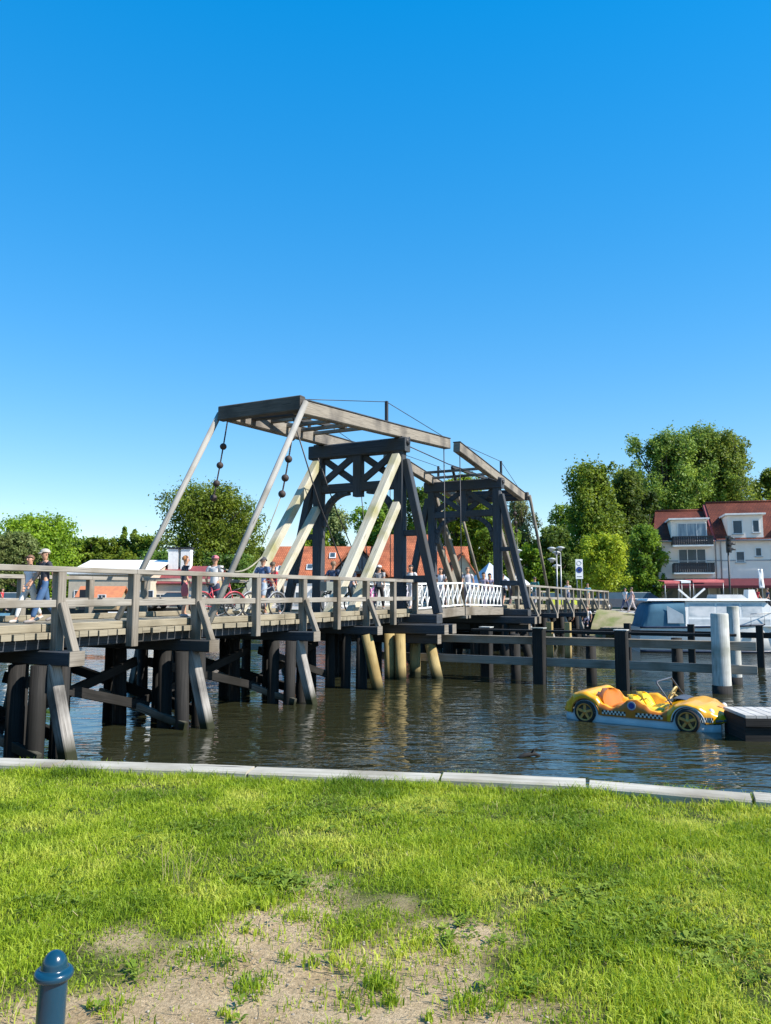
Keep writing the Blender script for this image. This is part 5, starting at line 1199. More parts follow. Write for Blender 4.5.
def person(label, loc, rz, h=1.75, pose='walk', shirt=(.1, .1, .12), legs=(.08, .10, .16), shorts=False, hair=(.05, .03, .02), hat=None, shoes=(.2, .2, .2), long_hair=False, phase=1, female=False, sleeves=True, detail=True, group=None):
    root = thing('person', label, 'person', loc, rz, group); k = h / 1.75
    sw = {'walk': .27, 'stand': .04, 'sit': 0}[pose] * phase
    sh = .165 if female else .185
    z0 = 0
    V, Rd, E = [], [], []; ix = {}
    def vtx(n_, p_, r_, par=None):
        ix[n_] = len(V); V.append(Vector(p_) * k); Rd.append(r_ * k)
        if par: E.append((ix[par], ix[n_]))
    dz = -.50 if pose == 'sit' else 0
    vtx('pelvis', (0, 0, .97 + dz), .135); vtx('waist', (0, 0, 1.12 + dz), .12 if not female else .105, 'pelvis'); vtx('chest', (.01, 0, 1.32 + dz), .145, 'waist'); vtx('upper', (0, 0, 1.43 + dz), .10, 'chest')
    vtx('neck', (.01, 0, 1.51 + dz), .055, 'upper'); vtx('jaw', (.035, 0, 1.59 + dz), .072, 'neck'); vtx('head', (.025, 0, 1.665 + dz), .092, 'jaw'); vtx('crown', (.015, 0, 1.72 + dz), .066, 'head')
    for s_, nm in ((1, 'l'), (-1, 'r')):
        a = sw * s_ * .75
        vtx('sh' + nm, (0, s_ * sh, 1.42 + dz), .062, 'upper'); vtx('el' + nm, (-.02 - a * .55, s_ * (sh + .06), 1.14 + dz), .043, 'sh' + nm)
        vtx('wr' + nm, (.10 - a * 1.1, s_ * (sh + .05), .93 + dz), .03, 'el' + nm); vtx('hd' + nm, (.125 - a * 1.2, s_ * (sh + .045), .865 + dz), .034, 'wr' + nm)
        f = sw * s_
        if pose == 'sit':
            vtx('hp' + nm, (.02, s_ * .09, .43), .09, 'pelvis'); vtx('kn' + nm, (.45, s_ * .11, .46), .062, 'hp' + nm); vtx('an' + nm, (.47, s_ * .11, .08), .04, 'kn' + nm); vtx('to' + nm, (.62, s_ * .12, .035), .03, 'an' + nm)
        else:
            vtx('hp' + nm, (.0 + f * .08, s_ * .09, .88), .09, 'pelvis'); vtx('kn' + nm, (f * .62 + (.05 if f < 0 else .02), s_ * .095, .50), .062, 'hp' + nm)
            lift = .10 if f < -.1 else 0
            vtx('an' + nm, (f * 1.15 + (0 if f > 0 else -.02), s_ * .095, .085 + lift), .04, 'kn' + nm); vtx('to' + nm, (f * 1.15 + .14, s_ * .105, .035 + lift * .3), .03, 'an' + nm)
    def post(co):
        z = co.z / k - dz
        if z > .84 and abs(co.y) < (.26 * k): co.x *= .74 if z < 1.47 else 1.0
        return co
    body = skinmesh('body', V, E, Rd, SKIN, root, post, 2 if detail else 1)
    # fingers, thumb, nose, ears joined to the body mesh
    ex = MB()
    for s_, nm in ((1, 'l'), (-1, 'r')):
        hd, wr = V[ix['hd' + nm]], V[ix['wr' + nm]]; d = (hd - wr).normalized(); fw = Vector((1, 0, 0)); fw = (fw - d * fw.dot(d)).normalized()
        for q, ln in ((-.024, .055), (-.008, .068), (.008, .072), (.024, .062)):
            b0 = hd + d * .02 * k + fw * q * k; inn = Vector((0, -s_, 0)); ex.tube([b0, b0 + d * ln * .55 * k + inn * .006, b0 + d * ln * k * .92 + inn * .026 * k], [.0095 * k, .0088 * k, .006 * k], 6)
        b0 = hd + fw * .022 * k - d * .01; ex.tube([b0, b0 + (fw * .7 + d * .5) * .035 * k, b0 + (fw * .45 + d) * .05 * k], [.011 * k, .01 * k, .007 * k], 6)
    hx = V[ix['head']]; ex.tube([hx + Vector((.085, 0, .02)) * k, hx + Vector((.112, 0, -.022)) * k, hx + Vector((.085, 0, -.034)) * k], [.009 * k, .016 * k, .012 * k], 6)
    for s_ in (-1, 1): ex.ball(hx + Vector((-.005, s_ * .088, -.01)) * k, .03 * k, 8, 6, (.6, .3, 1))
    tmp = ex.build('tmp', SKIN); bm = bmesh.new(); bm.from_mesh(body.data); bm.from_mesh(tmp.data); bm.to_mesh(body.data); bm.free(); me_ = tmp.data; bpy.data.objects.remove(tmp); bpy.data.meshes.remove(me_)
    if detail:
        ey = MB()
        for s_ in (-1, 1): ey.ball(hx + Vector((.083, s_ * .034, .012)) * k, .012 * k, 8, 6)
        ey.tube([hx + Vector((.082, -.022, -.062)) * k, hx + Vector((.090, 0, -.064)) * k, hx + Vector((.082, .022, -.062)) * k], .006 * k, 5); ey.build('eyes_and_mouth', M_('eye_dark', (.06, .03, .025), .4), root)
    def cloth(name, names, extra, m):
        im = {n_: i for i, n_ in enumerate(names)}; vv = [V[ix[n_]].copy() for n_ in names]; rr = [Rd[ix[n_]] + extra * k for n_ in names]
        ee = [(im[a], im[b]) for a, b in [(list(ix)[p_], list(ix)[q_]) for p_, q_ in E] if a in im and b in im]
        return vv, rr, ee, im
    cs = 'cloth_%d_%d_%d' % tuple(int(99 * c) for c in shirt); M_(cs, shirt, .85); cl = 'cloth_%d_%d_%d' % tuple(int(99 * c) for c in legs); M_(cl, legs, .85)
    vv, rr, ee, im = cloth('shirt', ['pelvis', 'waist', 'chest', 'upper', 'shl', 'shr', 'ell', 'elr'], .02, cs)
    vv[im['pelvis']].z -= .11 * k; rr[im['pelvis']] = .158 * k; rr[im['upper']] = .10 * k
    for nm in 'lr':
        fr = .98 if sleeves == 'long' else .55
        vv[im['el' + nm]] = V[ix['sh' + nm]].lerp(V[ix['el' + nm]], fr); rr[im['el' + nm]] = .066 * k if fr < .9 else .058 * k
        if sleeves == 'long':
            im['wr' + nm] = len(vv); vv.append(V[ix['el' + nm]].lerp(V[ix['wr' + nm]], .95)); rr.append(.045 * k); ee.append((im['el' + nm], im['wr' + nm]))
    skinmesh('shirt', vv, ee, rr, cs, root, post, 1, 1)
    vv, rr, ee, im = cloth('trousers', ['pelvis', 'hpl', 'hpr', 'knl', 'knr', 'anl', 'anr'] if not shorts else ['pelvis', 'hpl', 'hpr', 'knl', 'knr'], .018, cl)
    rr[0] = (.135 + .012) * k; im['waist'] = len(vv); vv.append(V[ix['pelvis']].lerp(V[ix['waist']], .75)); rr.append(.128 * k); ee.append((0, im['waist']))
    for nm in 'lr':
        if shorts: vv[im['kn' + nm]] = V[ix['hp' + nm]].lerp(V[ix['kn' + nm]], .85); rr[im['kn' + nm]] = .088 * k
        else: vv[im['an' + nm]] = V[ix['kn' + nm]].lerp(V[ix['an' + nm]], .93); rr[im['an' + nm]] = .062 * k; rr[im['kn' + nm]] = .078 * k
    skinmesh('shorts' if shorts else 'trousers', vv, ee, rr, cl, root, post, 1, 0)
    cf = 'shoe_%d_%d_%d' % tuple(int(99 * c) for c in shoes); M_(cf, shoes, .6)
    for nm in 'lr':
        a, t_ = V[ix['an' + nm]], V[ix['to' + nm]]; s_ = MB(); s_.tube([a + Vector((-.07, 0, -.045)) * k, a + Vector((-.02, 0, -.035)) * k, a.lerp(t_, .6) + Vector((0, 0, -.012)) * k, t_ + Vector((.03, 0, 0)) * k, t_ + Vector((.065, 0, -.004)) * k], [.03 * k, .045 * k, .046 * k, .038 * k, .015 * k], 10); s_.build('shoe', cf, root)
    chn = 'hair_%d_%d_%d' % tuple(int(99 * c) for c in hair); M_(chn, hair, .6)
    m = MB(); P = []
    for i in range(9):
        th = math.pi * (.0 + .58 * i / 8); row = []
        for j in range(17):
            ph = 2 * math.pi * j / 16; front = math.cos(ph) > .1; t2 = th * (.66 if front else 1.0) if abs(math.cos(ph)) > .2 else th * .85
            row.append(hx + Vector((-.012, 0, .012)) * k + Vector((.107 * math.sin(t2) * math.cos(ph), .102 * math.sin(t2) * math.sin(ph), .108 * math.cos(t2) + .006)) * k)
        P.append(row)
    m.grid(P)
    if long_hair: m.tube([hx + Vector((-.075, 0, .03)) * k, hx + Vector((-.10, 0, -.08)) * k, hx + Vector((-.085, 0, -.22)) * k], [.07 * k, .08 * k, .04 * k], 10)
    m.build('hair', chn, root)
    if hat:
        cm = 'hat_%d_%d_%d' % tuple(int(99 * c) for c in hat); M_(cm, hat, .8); m = MB(); P = []
        for i in range(7):
            th = math.pi / 2 * i / 6; P.append([hx + Vector((-.005, 0, .035)) * k + Vector((.118 * math.sin(th) * math.cos(2 * math.pi * j / 16), .11 * math.sin(th) * math.sin(2 * math.pi * j / 16), .092 * math.cos(th))) * k for j in range(17)])
        m.grid(P); m.grid([[hx + Vector((.085 + .10 * i / 3 - .02 * abs(u) * i, u * .085 * (1 - .08 * i), .04 - .012 * i)) * k for u in (-1, -.5, 0, .5, 1)] for i in range(4)]); m.grid([[hx + Vector((.085 + .10 * i / 3 - .02 * abs(u) * i, u * .085 * (1 - .08 * i), .032 - .012 * i)) * k for u in (-1, -.5, 0, .5, 1)] for i in range(4)])
        m.build('cap', cm, root)
    return root
DZ = .955
def on_deck(px, py, z=DZ):
    p = atz(px, py, z); return p
def bface(d): # heading along the bridge: +1 away, -1 towards the near bank
    return BROT if d > 0 else BROT + math.pi
p = B(2.1, 4.3, DZ)
def deck_person(label, cx, n_, rz, **kw):
    """stand on the deck on the line n = n_, where that line passes picture column cx"""
    d = ray(cx, 600); s_ = ((A0 + N * n_ - CAM).dot(N)) / d.dot(N); q = CAM + d * s_
    t_ = (q - A0).dot(U); z = kw.pop('z', None)
    if z is None: z = (.95 + .002 * t_ if t_ < 15 else (1.02 if t_ < 25.2 else zfar(t_))) + .004
    return person(label, (q.x, q.y, z), rz, **kw)
deck_person('man in dark short sleeved shirt, jeans and beige cap walking at left', 44, 3.9, bface(-1) - .25, h=1.68, shirt=(.035, .035, .045), legs=(.05, .11, .22), hat=(.42, .38, .32), hair=(.2, .15, .1), shoes=(.25, .22, .2))
w_p = deck_person('woman in white top and white trousers walking beside the man in the beige cap', 29, 4.4, bface(-1) + .1, h=1.55, shirt=(.66, .68, .74), legs=(.62, .60, .56), hair=(.16, .08, .04), female=True, shoes=(.5, .45, .4), phase=-1)
deck_person('ginger haired man in navy shirt and pinkish red shorts standing mid bridge', 184, 4.1, bface(1) - .6, h=1.74, pose='stand', shirt=(.03, .035, .06), legs=(.48, .12, .14), shorts=True, hair=(.42, .17, .05), shoes=(.3, .3, .3), sleeves=True)
deck_person('cyclist in pale top, dark shorts and pink cap beside the pale pole', 214, 3.0, bface(1) + .3, h=1.72, pose='stand', shirt=(.62, .60, .60), legs=(.04, .05, .09), shorts=True, hat=(.55, .16, .18), hair=(.1, .05, .04))
deck_person('walker in blue shirt, pale shorts and dark cap between pale pole and cream strut', 262, 2.6, bface(1), h=1.74, shirt=(.10, .15, .28), legs=(.36, .42, .5), shorts=True, hat=(.05, .05, .06), hair=(.1, .07, .05))
deck_person('person in red jacket just right of the blue shirted walker', 272, 3.2, bface(1), h=1.66, shirt=(.48, .03, .05), legs=(.05, .06, .09), hair=(.08, .05, .03), female=True, sleeves='long', phase=-1)
deck_person('person in dark blue shirt pushing a bicycle between the cream struts', 333, 2.4, bface(1), h=1.75, shirt=(.06, .09, .17), legs=(.09, .12, .18), hair=(.2, .12, .07))
deck_person('person in grey patterned top leaning at the railing beside the cream struts', 352, 1.6, bface(1) - .5, h=1.66, pose='stand', shirt=(.38, .34, .38), legs=(.12, .14, .14), hair=(.09, .05, .03), female=True)
deck_person('person in white sun hat, grey shirt and black trousers near the railing end', 379, 3.0, bface(1) + .2, h=1.74, shirt=(.34, .33, .34), legs=(.02, .02, .025), hat=(.7, .68, .66), hair=(.15, .1, .08), phase=-1)
deck_person('person all in white walking through the nearer tower', 411, 1.5, bface(-1), h=1.72, shirt=(.68, .66, .66), legs=(.64, .62, .62), hair=(.04, .03, .03))
deck_person('person in white shirt crossing the lifting leaf behind the outrigger', 441, 1.8, bface(-1), h=1.72, shirt=(.70, .66, .68), legs=(.5, .42, .46), hair=(.10, .06, .04), phase=-1)
deck_person('tall person in black and white top on the middle of the lifting leaf', 468, 1.7, bface(-1) + .3, h=1.84, shirt=(.5, .47, .5), legs=(.16, .14, .18), hair=(.2, .1, .06))
deck_person('dark haired woman left of a pair on the far lifting leaf', 484, 1.5, bface(-1), h=1.68, shirt=(.42, .36, .48), legs=(.2, .18, .25), hair=(.012, .01, .01), female=True, long_hair=True)
deck_person('dark haired woman right of a pair on the far lifting leaf', 490, 1.7, bface(-1), h=1.68, shirt=(.30, .28, .44), legs=(.1, .12, .25), hair=(.012, .01, .01), female=True, long_hair=True, phase=-1)
deck_person('person in white top and black shorts just past the farther tower', 503, 1.4, bface(1), h=1.7, shirt=(.66, .6, .64), legs=(.02, .02, .03), shorts=True, hair=(.05, .03, .02))
deck_person('person in dark jacket leaving the farther tower', 513, 2.2, bface(1), h=1.74, shirt=(.03, .03, .035), legs=(.1, .05, .05), hair=(.04, .03, .02), sleeves='long', phase=-1)
deck_person('person in teal shirt on the far approach behind the railing', 535, 1.2, bface(1), h=1.7, shirt=(.05, .2, .2), legs=(.4, .4, .42), hair=(.05, .03, .02))
deck_person('person in white blouse on the far approach near the lamps', 568, 1.3, bface(-1), h=1.7, shirt=(.66, .62, .62), legs=(.14, .15, .2), hair=(.3, .15, .06), female=True)
deck_person('person in turquoise top close to the end of the far railing', 588, 1.5, bface(-1), h=1.7, shirt=(.12, .36, .42), legs=(.45, .3, .2), hair=(.07, .04, .03), female=True)
def far_person(label, cx, Y, rz, z=GZ, **kw):
    q = at(cx, 600, Y); return person(label, (q.x, Y, z), rz, detail=False, **kw)
# landing under the far end
def landing():
    a = B(40.6, -2.0, 0); b = B(40.6, -8.5, 0); root = bthing('landing_stage', 'low dark landing stage on posts below the sandy embankment', 'landing stage')
    m = MB()
    for k in range(32): m.beam((40.9 - 1.7, -1.4 - k * .21, -.42), (40.9, -1.4 - k * .21, -.42), .19, .07, ch=.005)
    part(m, 'decking', 'plank_timber', root)
    for n_ in (-1.5, -3.4, -5.3, -7.6):
        for t_ in (39.4, 40.7): part(MB().beam((t_, n_, -2.6), (t_, n_, -.46), .2, .2, up=(0, 1, 0)), 'post', 'black_timber' if t_ > 40 else 'grey_timber', root)
    part(MB().beam((39.25, -1.2, -.58), (39.25, -8.2, -.58), .12, .24), 'edge_beam', 'black_timber', root)
landing()
LZ = -.385
for lab, cx, rz, sh_, lg in (('person in green shirt sitting on the landing stage below the embankment', 571, 3.6, (.03, .28, .12), (.05, .05, .06)), ('person in dark top sitting between the green and white shirted sitters', 579, 3.9, (.05, .05, .06), (.35, .2, .14)), ('person in white shirt sitting at the right of the landing stage', 587, 4.2, (.7, .7, .72), (.04, .05, .1))):
    t_ = 40.1; q0 = ray(cx, 600); s_ = ((A0 + U * t_ - CAM).dot(U)) / q0.dot(U); q = CAM + q0 * s_; person(lab, (q.x, q.y, LZ), rz, pose='sit', shirt=sh_, legs=lg, hair=(.1, .06, .04), detail=False)
far_person('person in pale pink top walking on the far promenade left of the cabin boat', 632, 53, 3.0, shirt=(.6, .42, .42), legs=(.5, .42, .4), hair=(.1, .06, .04))
far_person('person in white shirt on the far promenade beside the parked dark car', 625, 58, .4, shirt=(.66, .66, .68), legs=(.05, .06, .12), hair=(.05, .04, .03), phase=-1)
far_person('person in red top passing the white banner flag', 757, 60, .2, shirt=(.5, .03, .05), legs=(.05, .05, .09), hair=(.06, .04, .03))
far_person('person in dark clothes near the banner flag', 768, 59, 3.1, shirt=(.05, .06, .1), legs=(.03, .03, .04), hair=(.1, .06, .04), phase=-1)
far_person('person in red shirt by the boats at the far left', 2, 62, 0, shirt=(.5, .04, .05), legs=(.1, .1, .14), hair=(.06, .04, .03))

# ---- shoulder bag carried by the woman
def bag():
    root = thing('shoulder_bag', 'black shoulder bag hanging at the side of the woman in white', 'bag', w_p.location, w_p.rotation_euler.z)
    m = MB(); P = []
    for k in range(7):
        f = k / 6; z = .66 + .34 * f; w_ = .17 * (1 - .35 * f * f); P.append([Vector((-.06 + w_ * math.cos(a), .33 + .075 * (1 - .4 * f) * math.sin(a), z)) for a in [2 * math.pi * j / 12 for j in range(13)]])
    m.grid(P); m.add(P[0][:-1], [tuple(range(12))]); m.add(P[-1][:-1], [tuple(range(12))]); part(m, 'bag_body', M_('bag_black', (.012, .012, .014), .6), root)
    part(MB().tube([(.03, .33, .98), (.02, .27, 1.2), (0, .17, 1.40), (-.04, .2, 1.36), (-.09, .27, 1.15), (-.14, .33, .98)], .013, 6), 'strap', 'bag_black', root)
bag()

# ---- bicycles
def bicycle(label, cx, n_, rz, frame, basket=None):
    d = ray(cx, 600); s_ = ((A0 + N * n_ - CAM).dot(N)) / d.dot(N); q = CAM + d * s_; t_ = (q - A0).dot(U)
    root = thing('bicycle', label, 'bicycle', (q.x, q.y, .957 + .002 * t_), rz, 'bicycles on the bridge'); fm = M_('paint_%d_%d_%d' % tuple(int(99 * c) for c in frame), frame, .35)
    for x in (-.52, .52):
        t = MB(); t.torus((x, 0, .345), .33, .02, 'y', 28, 6); w_ = t.build('wheel', 'tyre_black', root); sp = MB()
        for k in range(10): a = k * math.pi / 5; sp.tube([(x, 0, .345), (x + .31 * math.cos(a), 0, .345 + .31 * math.sin(a))], .004, 4)
        sp.torus((x, 0, .345), .305, .01, 'y', 24, 5); sp.build('rim', 'steel_pole', w_)
        g = MB(); g.torus((x, 0, .345), .375, .022, 'y', 14, 5, .3, 2.5); g.build('mudguard', fm, root)
    f = MB(); bb, st, hd = (-.08, 0, .30), (-.22, 0, .84), (.36, 0, .88)
    for a, b, r_ in ((bb, st, .018), (bb, (.38, 0, .72), .02), ((-.19, 0, .72), hd, .018), (bb, (-.52, 0, .345), .012), ((-.19, 0, .74), (-.52, 0, .345), .012), ((.34, 0, .96), (.52, 0, .345), .016)): f.tube([a, b], r_, 8)
    f.build('frame', fm, root)
    MB().tube([(.26, -.27, 1.04), (.36, -.2, 1.05), (.34, 0, 1.0), (.36, .2, 1.05), (.26, .27, 1.04)], .013, 6).build('handlebar', 'steel_pole', root)
    MB().ball((-.25, 0, .92), .12, 10, 6, (1.1, .7, .35)).build('saddle', 'tyre_black', root)
    c = MB(); c.lathe([(0, -.01), (.09, -.01), (.09, .01), (0, .01)], (-.08, -.05, .30), 14, axis='y'); c.beam((-.08, -.07, .30), (.04, -.07, .18), .02, .02); c.beam((-.08, .07, .30), (-.20, .07, .42), .02, .02); c.build('crank', 'dark_iron', root)
    if basket:
        b = MB(); b.box((-.55, 0, .90), (.40, .34, .30)); b.build('carrier_box', M_('basket_%d' % int(99 * basket[0]), basket, .9), root)
bicycle('dark bicycle with tan carrier box beside the pale pole', 235, 3.4, bface(1) - .5, (.03, .03, .035), (.42, .34, .2))
bicycle('red framed bicycle beside the cyclist in the pink cap', 218, 2.5, bface(1) - .35, (.45, .04, .06))
bicycle('grey bicycle held by the walker in the blue shirt', 264, 2.1, bface(1) - .2, (.25, .26, .28))
bicycle('dark green bicycle pushed between the cream struts', 340, 1.9, bface(1) - .3, (.03, .08, .06), (.2, .22, .2))
bicycle('pink bicycle standing before the person in the white sun hat', 372, 1.3, bface(1) + .3, (.55, .14, .35))
bicycle('white bicycle at the foot of the nearer tower leg', 406, 1.2, bface(1) + .3, (.65, .6, .66))

# ---- parked cars on the far bank
def car(label, cx, Y, rz, paint):
    q = at(cx, 600, Y); pm = M_('car_%d_%d_%d' % tuple(int(99 * c) for c in paint), paint, .3); root = thing('parked_car', label, 'car', (q.x, Y, GZ + .01), rz, 'cars parked on the far bank')
    prof = [(-2.05, .3), (-2.1, .62), (-2.0, .9), (-1.4, .98), (.75, .95), (1.7, .82), (2.08, .62), (2.1, .3)]
    b = MB(); W2 = .86; P = []
    for y, s_ in ((-W2, .96), (-W2 + .06, 1), (W2 - .06, 1), (W2, .96)): P.append([Vector((x * s_, y, z if s_ == 1 else .3 + (z - .3) * .95)) for x, z in prof + prof[:1]])
    b.grid(P, False); b.add(P[0][:-1], [tuple(range(8))]); b.add(P[-1][:-1], [tuple(range(8))]); b.build('body', pm, root)
    g = MB(); g.add([(-1.75, -.8, .95), (.95, -.8, .93), (.95, .8, .93), (-1.75, .8, .95), (-1.3, -.62, 1.42), (.2, -.62, 1.44), (.2, .62, 1.44), (-1.3, .62, 1.42)], [(0, 1, 5, 4), (1, 2, 6, 5), (2, 3, 7, 6), (3, 0, 4, 7), (4, 5, 6, 7)]); g.build('window', 'window_glass', root)
    MB().box((-.55, 0, 1.445), (1.55, 1.26, .04)).build('roof', pm, root)
    for x in (-1.3, 1.3):
        for y in (-.8, .8):
            w_ = MB(); w_.lathe([(.1, -.1), (.31, -.1), (.33, -.06), (.33, .06), (.31, .1), (.1, .1)], (x, y, .33), 16, axis='y'); w_ = w_.build('wheel', 'tyre_black', root); MB().lathe([(0, -.105), (.19, -.105), (.19, .105), (0, .105)], (x, y, .33), 12, axis='y').build('hub', 'steel_pole', w_)
    for y in (-.6, .6): MB().ball((2.03, y, .68), .12, 8, 6, (.5, 1.2, .7)).build('headlight', 'lamp_white', root)
car('yellow-green parked car half hidden by the far railing', 551, 60, .3, (.45, .5, .05))
car('dark parked car on the promenade right of the maple', 619, 61, .15, (.04, .05, .07))
car('silver parked car behind the dark car near the house', 645, 64, .1, (.4, .42, .44))
car('white parked car by the marina at the left edge', 16, 70, .2, (.7, .7, .7))
car('dark red parked car before the maroon shed', 172, 70, 2.9, (.25, .03, .04))
car('black parked car under the railing left of the maroon shed', 137, 69, .1, (.02, .02, .025))

# ================================================================== FOREGROUND: bollard, grass, weeds
def bollard():
    m, nt, n, l, b = nodes('bollard_blue'); b.inputs['Roughness'].default_value = .22; b.inputs['Coat Weight'].default_value = .15
    tc = n.new('ShaderNodeTexCoord'); nz = n.new('ShaderNodeTexNoise'); nz.inputs['Scale'].default_value = 15; nz.inputs['Detail'].default_value = 8; nz.inputs['Roughness'].default_value = .7; l.new(tc.outputs['Object'], nz.inputs['Vector'])
    cr = n.new('ShaderNodeValToRGB'); e = cr.color_ramp.elements; e[0].position = .66; e[0].color = (.005, .040, .075, 1); e[1].position = .69; e[1].color = (.42, .42, .42, 1); l.new(nz.outputs['Fac'], cr.inputs[0]); l.new(cr.outputs[0], b.inputs['Base Color'])
    bp = n.new('ShaderNodeBump'); bp.inputs['Strength'].default_value = .12; bp.inputs['Distance'].default_value = .01; n2 = n.new('ShaderNodeTexNoise'); n2.inputs['Scale'].default_value = 30; l.new(tc.outputs['Object'], n2.inputs['Vector']); l.new(n2.outputs['Fac'], bp.inputs['Height']); l.new(bp.outputs[0], b.inputs['Normal'])
    Y = 2.45; p = at(55.5, 950, Y); zt = p.z; root = thing('bollard', 'blue painted iron bollard with domed cap in the bottom left corner of the lawn', 'bollard', (p.x - .018, Y, 0)); root.rotation_euler = (0, R(2.0), 0)
    r = .0408
    MB().lathe([(r * 1.05, -.1), (r * 1.04, 0), (r, zt - .082), (r, zt - .075)], (0, 0, 0), 40).build('post', 'bollard_blue', root)
    c = [(r * .9, zt - .080)] + [(r + .004 + .0125 * math.sin(a) , zt - .066 - .0135 * math.cos(a)) for a in [math.pi * k / 8 for k in range(9)]] + [(r * .97, zt - .0520), (r * .93, zt - .048)] + [(.0375 * math.cos(a), zt - .046 + .046 * math.sin(a)) for a in [math.pi / 2 * k / 9 for k in range(9)]] + [(.0005, zt)]
    MB().lathe(c, (0, 0, 0), 40).build('cap', 'bollard_blue', root)
bollard()

def grass():
    g = np.random.default_rng(21)
    # coverage map from sandy() on a grid
    gx = np.arange(-9, 8.01, .06); gy = np.arange(-.5, 9.6, .06)
    Sg = np.array([[sandy(x, y) for y in gy] for x in gx])
    tall = np.array([[noise.noise((x * 1.6, y * 1.6, 40)) * .6 + noise.noise((x * 4.2, y * 4.2, 50)) * .5 for y in gy] for x in gx])
    qy = np.array([quay_y(x) for x in gx])
    def field(n, x0, x1, y0, y1, hscale=1, wscale=1):
        x = g.uniform(x0, x1, n); y = g.uniform(y0, y1, n)
        i = np.clip(((x + 9) / .06).astype(int), 0, len(gx) - 1); j = np.clip(((y + .5) / .06).astype(int), 0, len(gy) - 1)
        s = Sg[i, j]; tl = tall[i, j]; q = np.interp(x, gx, qy)
        keep = (y < q + .01) & (g.random(n) < np.clip(1.12 * (1 - s) ** 1.4, .025, 1) * np.clip(.75 + tl * .9, .25, 1))
        x, y, s, tl, q = x[keep], y[keep], s[keep], tl[keep], q[keep]; n = len(x)
        h = (.030 + .034 * g.random(n)) * (1 + .9 * np.clip(tl, -.5, 1)) * (1.05 - .55 * s)
        h = np.where(q - y < .16, h * (1.0 + .9 * g.random(n)), h) * hscale
        az = g.uniform(0, 2 * np.pi, n); lean = g.uniform(.2, 1.25, n); wv = (.0013 + .0016 * g.random(n)) * (1 + .25 * (y / 4)) * wscale
        return x, y, h, az, lean, wv, np.clip(.15 + .5 * g.random(n) + .25 * s - .35 * np.clip(tl, -.6, .8), 0, 1)
    F_ = [field(430000, -4.6, 4.4, 2.5, 7.7), field(60000, -3.0, 3.0, 2.3, 4.6, .9), field(70000, -9, 8, -.4, 9.5, 1, 1.3)]
    # scattered tufts on the bare sand
    tx, ty = [], []
    for k in range(330):
        cx, cy = g.uniform(-2.4, 2.6), g.uniform(2.5, 5.2); m_ = int(g.integers(5, 46)); rr = g.uniform(.008, .055); tx.append(cx + g.normal(0, rr, m_)); ty.append(cy + g.normal(0, rr, m_))
    for px, py in ((350, 968), (520, 990), (430, 940), (250, 990), (380, 985), (300, 918), (590, 985), (470, 1005), (640, 990), (350, 930), (210, 955)):
        q = atz(px, py, 0); m_ = int(g.integers(90, 260)); rr = g.uniform(.035, .08); tx.append(q.x + g.normal(0, rr, m_)); ty.append(q.y + g.normal(0, rr, m_))
    # taller growth against the capping boards
    for px, py in ((458, 778), (462, 780), (676, 792), (690, 794), (105, 768), (88, 768), (120, 770), (610, 790), (640, 792), (760, 803), (745, 800), (30, 766)):
        q = atz(px, py, 0); m_ = 110; tx.append(q.x + g.normal(0, .10, m_)); ty.append(q.y - np.abs(g.normal(0, .05, m_)) - .02)
    tx, ty = np.concatenate(tx), np.concatenate(ty); n = len(tx); hh = .018 + .045 * g.random(n); qq = np.interp(tx, gx, qy); hh = np.where(qq - ty < .25, hh * 1.9, hh)
    F_.append((tx, ty, hh, g.uniform(0, 2 * np.pi, n), g.uniform(.2, 1.1, n), .002 + .002 * g.random(n), g.random(n) * .8))
    x, y, h, az, lean, wv, col = [np.concatenate(c) for c in zip(*F_)]
    n = len(x); dx, dy = np.cos(az), np.sin(az); wx, wy = -dy * wv, dx * wv
    # blades face random directions independent of the lean
    ro = g.uniform(0, np.pi, n); wx, wy = np.cos(ro) * wv, np.sin(ro) * wv
    z = np.zeros(n) - .006
    mh = h * (1 - .18 * lean); m1 = h * .5 * lean * .45; m2 = h * lean
    b0 = np.stack([x - wx, y - wy, z], 1); b1 = np.stack([x + wx, y + wy, z], 1)
    c0 = np.stack([x + dx * m1 - wx * .8, y + dy * m1 - wy * .8, mh * .58], 1); c1 = np.stack([x + dx * m1 + wx * .8, y + dy * m1 + wy * .8, mh * .58], 1)
    tp = np.stack([x + dx * m2, y + dy * m2, mh * (1 - .35 * lean ** 2)], 1)
    V = np.stack([b0, b1, c0, c1, tp], 1).reshape(-1, 3); o5 = np.arange(n)[:, None] * 5
    T = np.concatenate([o5 + np.array([0, 1, 3]), o5 + np.array([0, 3, 2]), o5 + np.array([2, 3, 4])], 1).reshape(-1, 3)
    uv = np.repeat(np.stack([col, g.random(n)], 1), 9, 0)
    o = npmesh('grass', V, T, 'grass_blade', uv); tag(o, kind='stuff')
    # dry stalks and straw
    n = 7000; x = g.uniform(-4.2, 4.2, n); y = g.uniform(2.5, 7.3, n); k = y < np.interp(x, gx, qy) - .05; x, y = x[k], y[k]
    q = atz(180, 885, 0); x = np.concatenate([x, q.x + g.normal(0, .05, 26)]); y = np.concatenate([y, q.y + g.normal(0, .05, 26)]); n = len(x)
    hh = np.where(np.arange(n) > n - 27, g.uniform(.10, .22, n), g.uniform(.02, .075, n)); az = g.uniform(0, 2 * np.pi, n); ln = np.where(np.arange(n) > n - 27, g.uniform(.1, .45, n), g.uniform(.4, 1.6, n)); wv = .0014
    ro = g.uniform(0, np.pi, n); wx, wy = np.cos(ro) * wv, np.sin(ro) * wv; zb = np.zeros(n) + .004
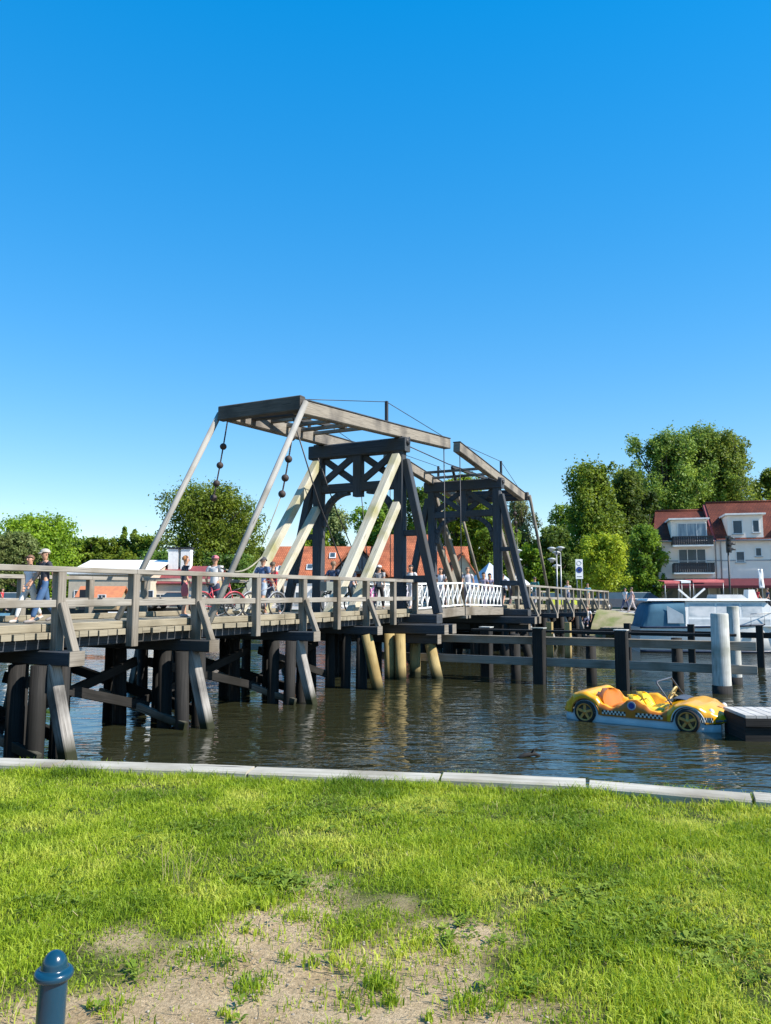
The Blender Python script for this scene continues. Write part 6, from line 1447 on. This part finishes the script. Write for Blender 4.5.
    V = np.stack([np.stack([x - wx, y - wy, zb], 1), np.stack([x + wx, y + wy, zb], 1), np.stack([x + np.cos(az) * hh * ln + wx, y + np.sin(az) * hh * ln + wy, zb + hh * np.clip(1.2 - .7 * ln, .1, 1)], 1), np.stack([x + np.cos(az) * hh * ln - wx, y + np.sin(az) * hh * ln - wy, zb + hh * np.clip(1.2 - .7 * ln, .1, 1)], 1)], 1).reshape(-1, 3)
    o = npmesh('straw', V, np.arange(4 * n).reshape(n, 4), 'dry_grass', np.repeat(g.random((n, 2)), 4, 0)); tag(o, kind='stuff')
    # broad-leaved weeds
    cs = []
    for k in range(230):
        x, y = g.uniform(-4, 4), g.uniform(2.7, 7.0)
        if y < quay_y(x) - .1: cs.append((x, y, g.uniform(.02, .045)))
    for px, py, c, sp, r_ in ((600, 912, 60, .16, .065), (270, 885, 22, .10, .07), (650, 905, 20, .14, .05), (470, 935, 10, .1, .06), (570, 830, 22, .2, .06), (330, 815, 26, .22, .06), (430, 815, 26, .2, .06), (700, 940, 24, .12, .05), (590, 945, 16, .1, .06), (740, 960, 20, .12, .05), (520, 988, 8, .06, .06), (610, 915, 20, .12, .05), (60, 900, 20, .12, .05), (170, 835, 18, .2, .06), (740, 880, 20, .2, .05)):
        q = atz(px, py, 0)
        for _ in range(int(c * 2.2)): cs.append((q.x + g.normal(0, sp), q.y + g.normal(0, sp), r_ * g.uniform(.35, .75)))
    V = []; uvs = []
    for x, y, r_ in cs:
        nl = int(g.integers(6, 11)); a0 = g.uniform(0, 6.3); cv = g.random()
        for k in range(nl):
            a = a0 + k * 2 * math.pi / nl + g.uniform(-.3, .3); L = r_ * g.uniform(.7, 1.25); el = g.uniform(.25, 1.0); w_ = L * g.uniform(.16, .26); d = np.array([math.cos(a), math.sin(a), 0]); s_ = np.array([-math.sin(a), math.cos(a), 0]); o = np.array([x, y, .008 + g.uniform(0, .02)])
            p1 = o + d * L * .55 * math.cos(el * .6) + np.array([0, 0, L * .6 * math.sin(el)]); p2 = o + d * L * math.cos(el * .4) + np.array([0, 0, L * .55 * math.sin(el)])
            V += [o, p1 - s_ * w_, p2, p1 + s_ * w_]; uvs += [(min(1, max(0, cv * .7 + g.uniform(0, .3))), 0)] * 4
    V = np.array(V); o = npmesh('weeds', V, np.arange(len(V)).reshape(-1, 4), 'weed_leaf', np.array(uvs)); tag(o, kind='stuff')
grass()
def litter():
    # tiny pebbles and crumbs on the bare sand
    g = np.random.default_rng(3); mb = MB(); mat('pebble', (.42, .36, .28), (.25, .21, .17), rough=.9, scale=30)
    for k in range(1500):
        x, y = g.uniform(-2.6, 2.6), g.uniform(2.5, 4.8)
        if sandy(x, y) < .5: continue
        r = g.uniform(.003, .009); mb.ball((x, y, r * .3), r, 5, 3, (1, g.uniform(.6, 1), .6))
    o = mb.build('pebbles', 'pebble', fix=False); tag(o, kind='stuff')
litter()
def driftwood():
    p = atz(528, 757, WZ); root = thing('driftwood', 'dark piece of driftwood floating beyond the quay edge', 'driftwood', (p.x, p.y, WZ), .3)
    MB().tube([(-.22, 0, -.02), (-.05, .02, .03), (.12, 0, .05), (.25, .03, .0)], [.02, .045, .04, .015], 8).build('branch', 'black_timber', root); MB().tube([(.05, 0, .04), (.1, -.03, .13), (.16, -.05, .15)], [.02, .016, .008], 6).build('twig', 'black_timber', root)
driftwood()
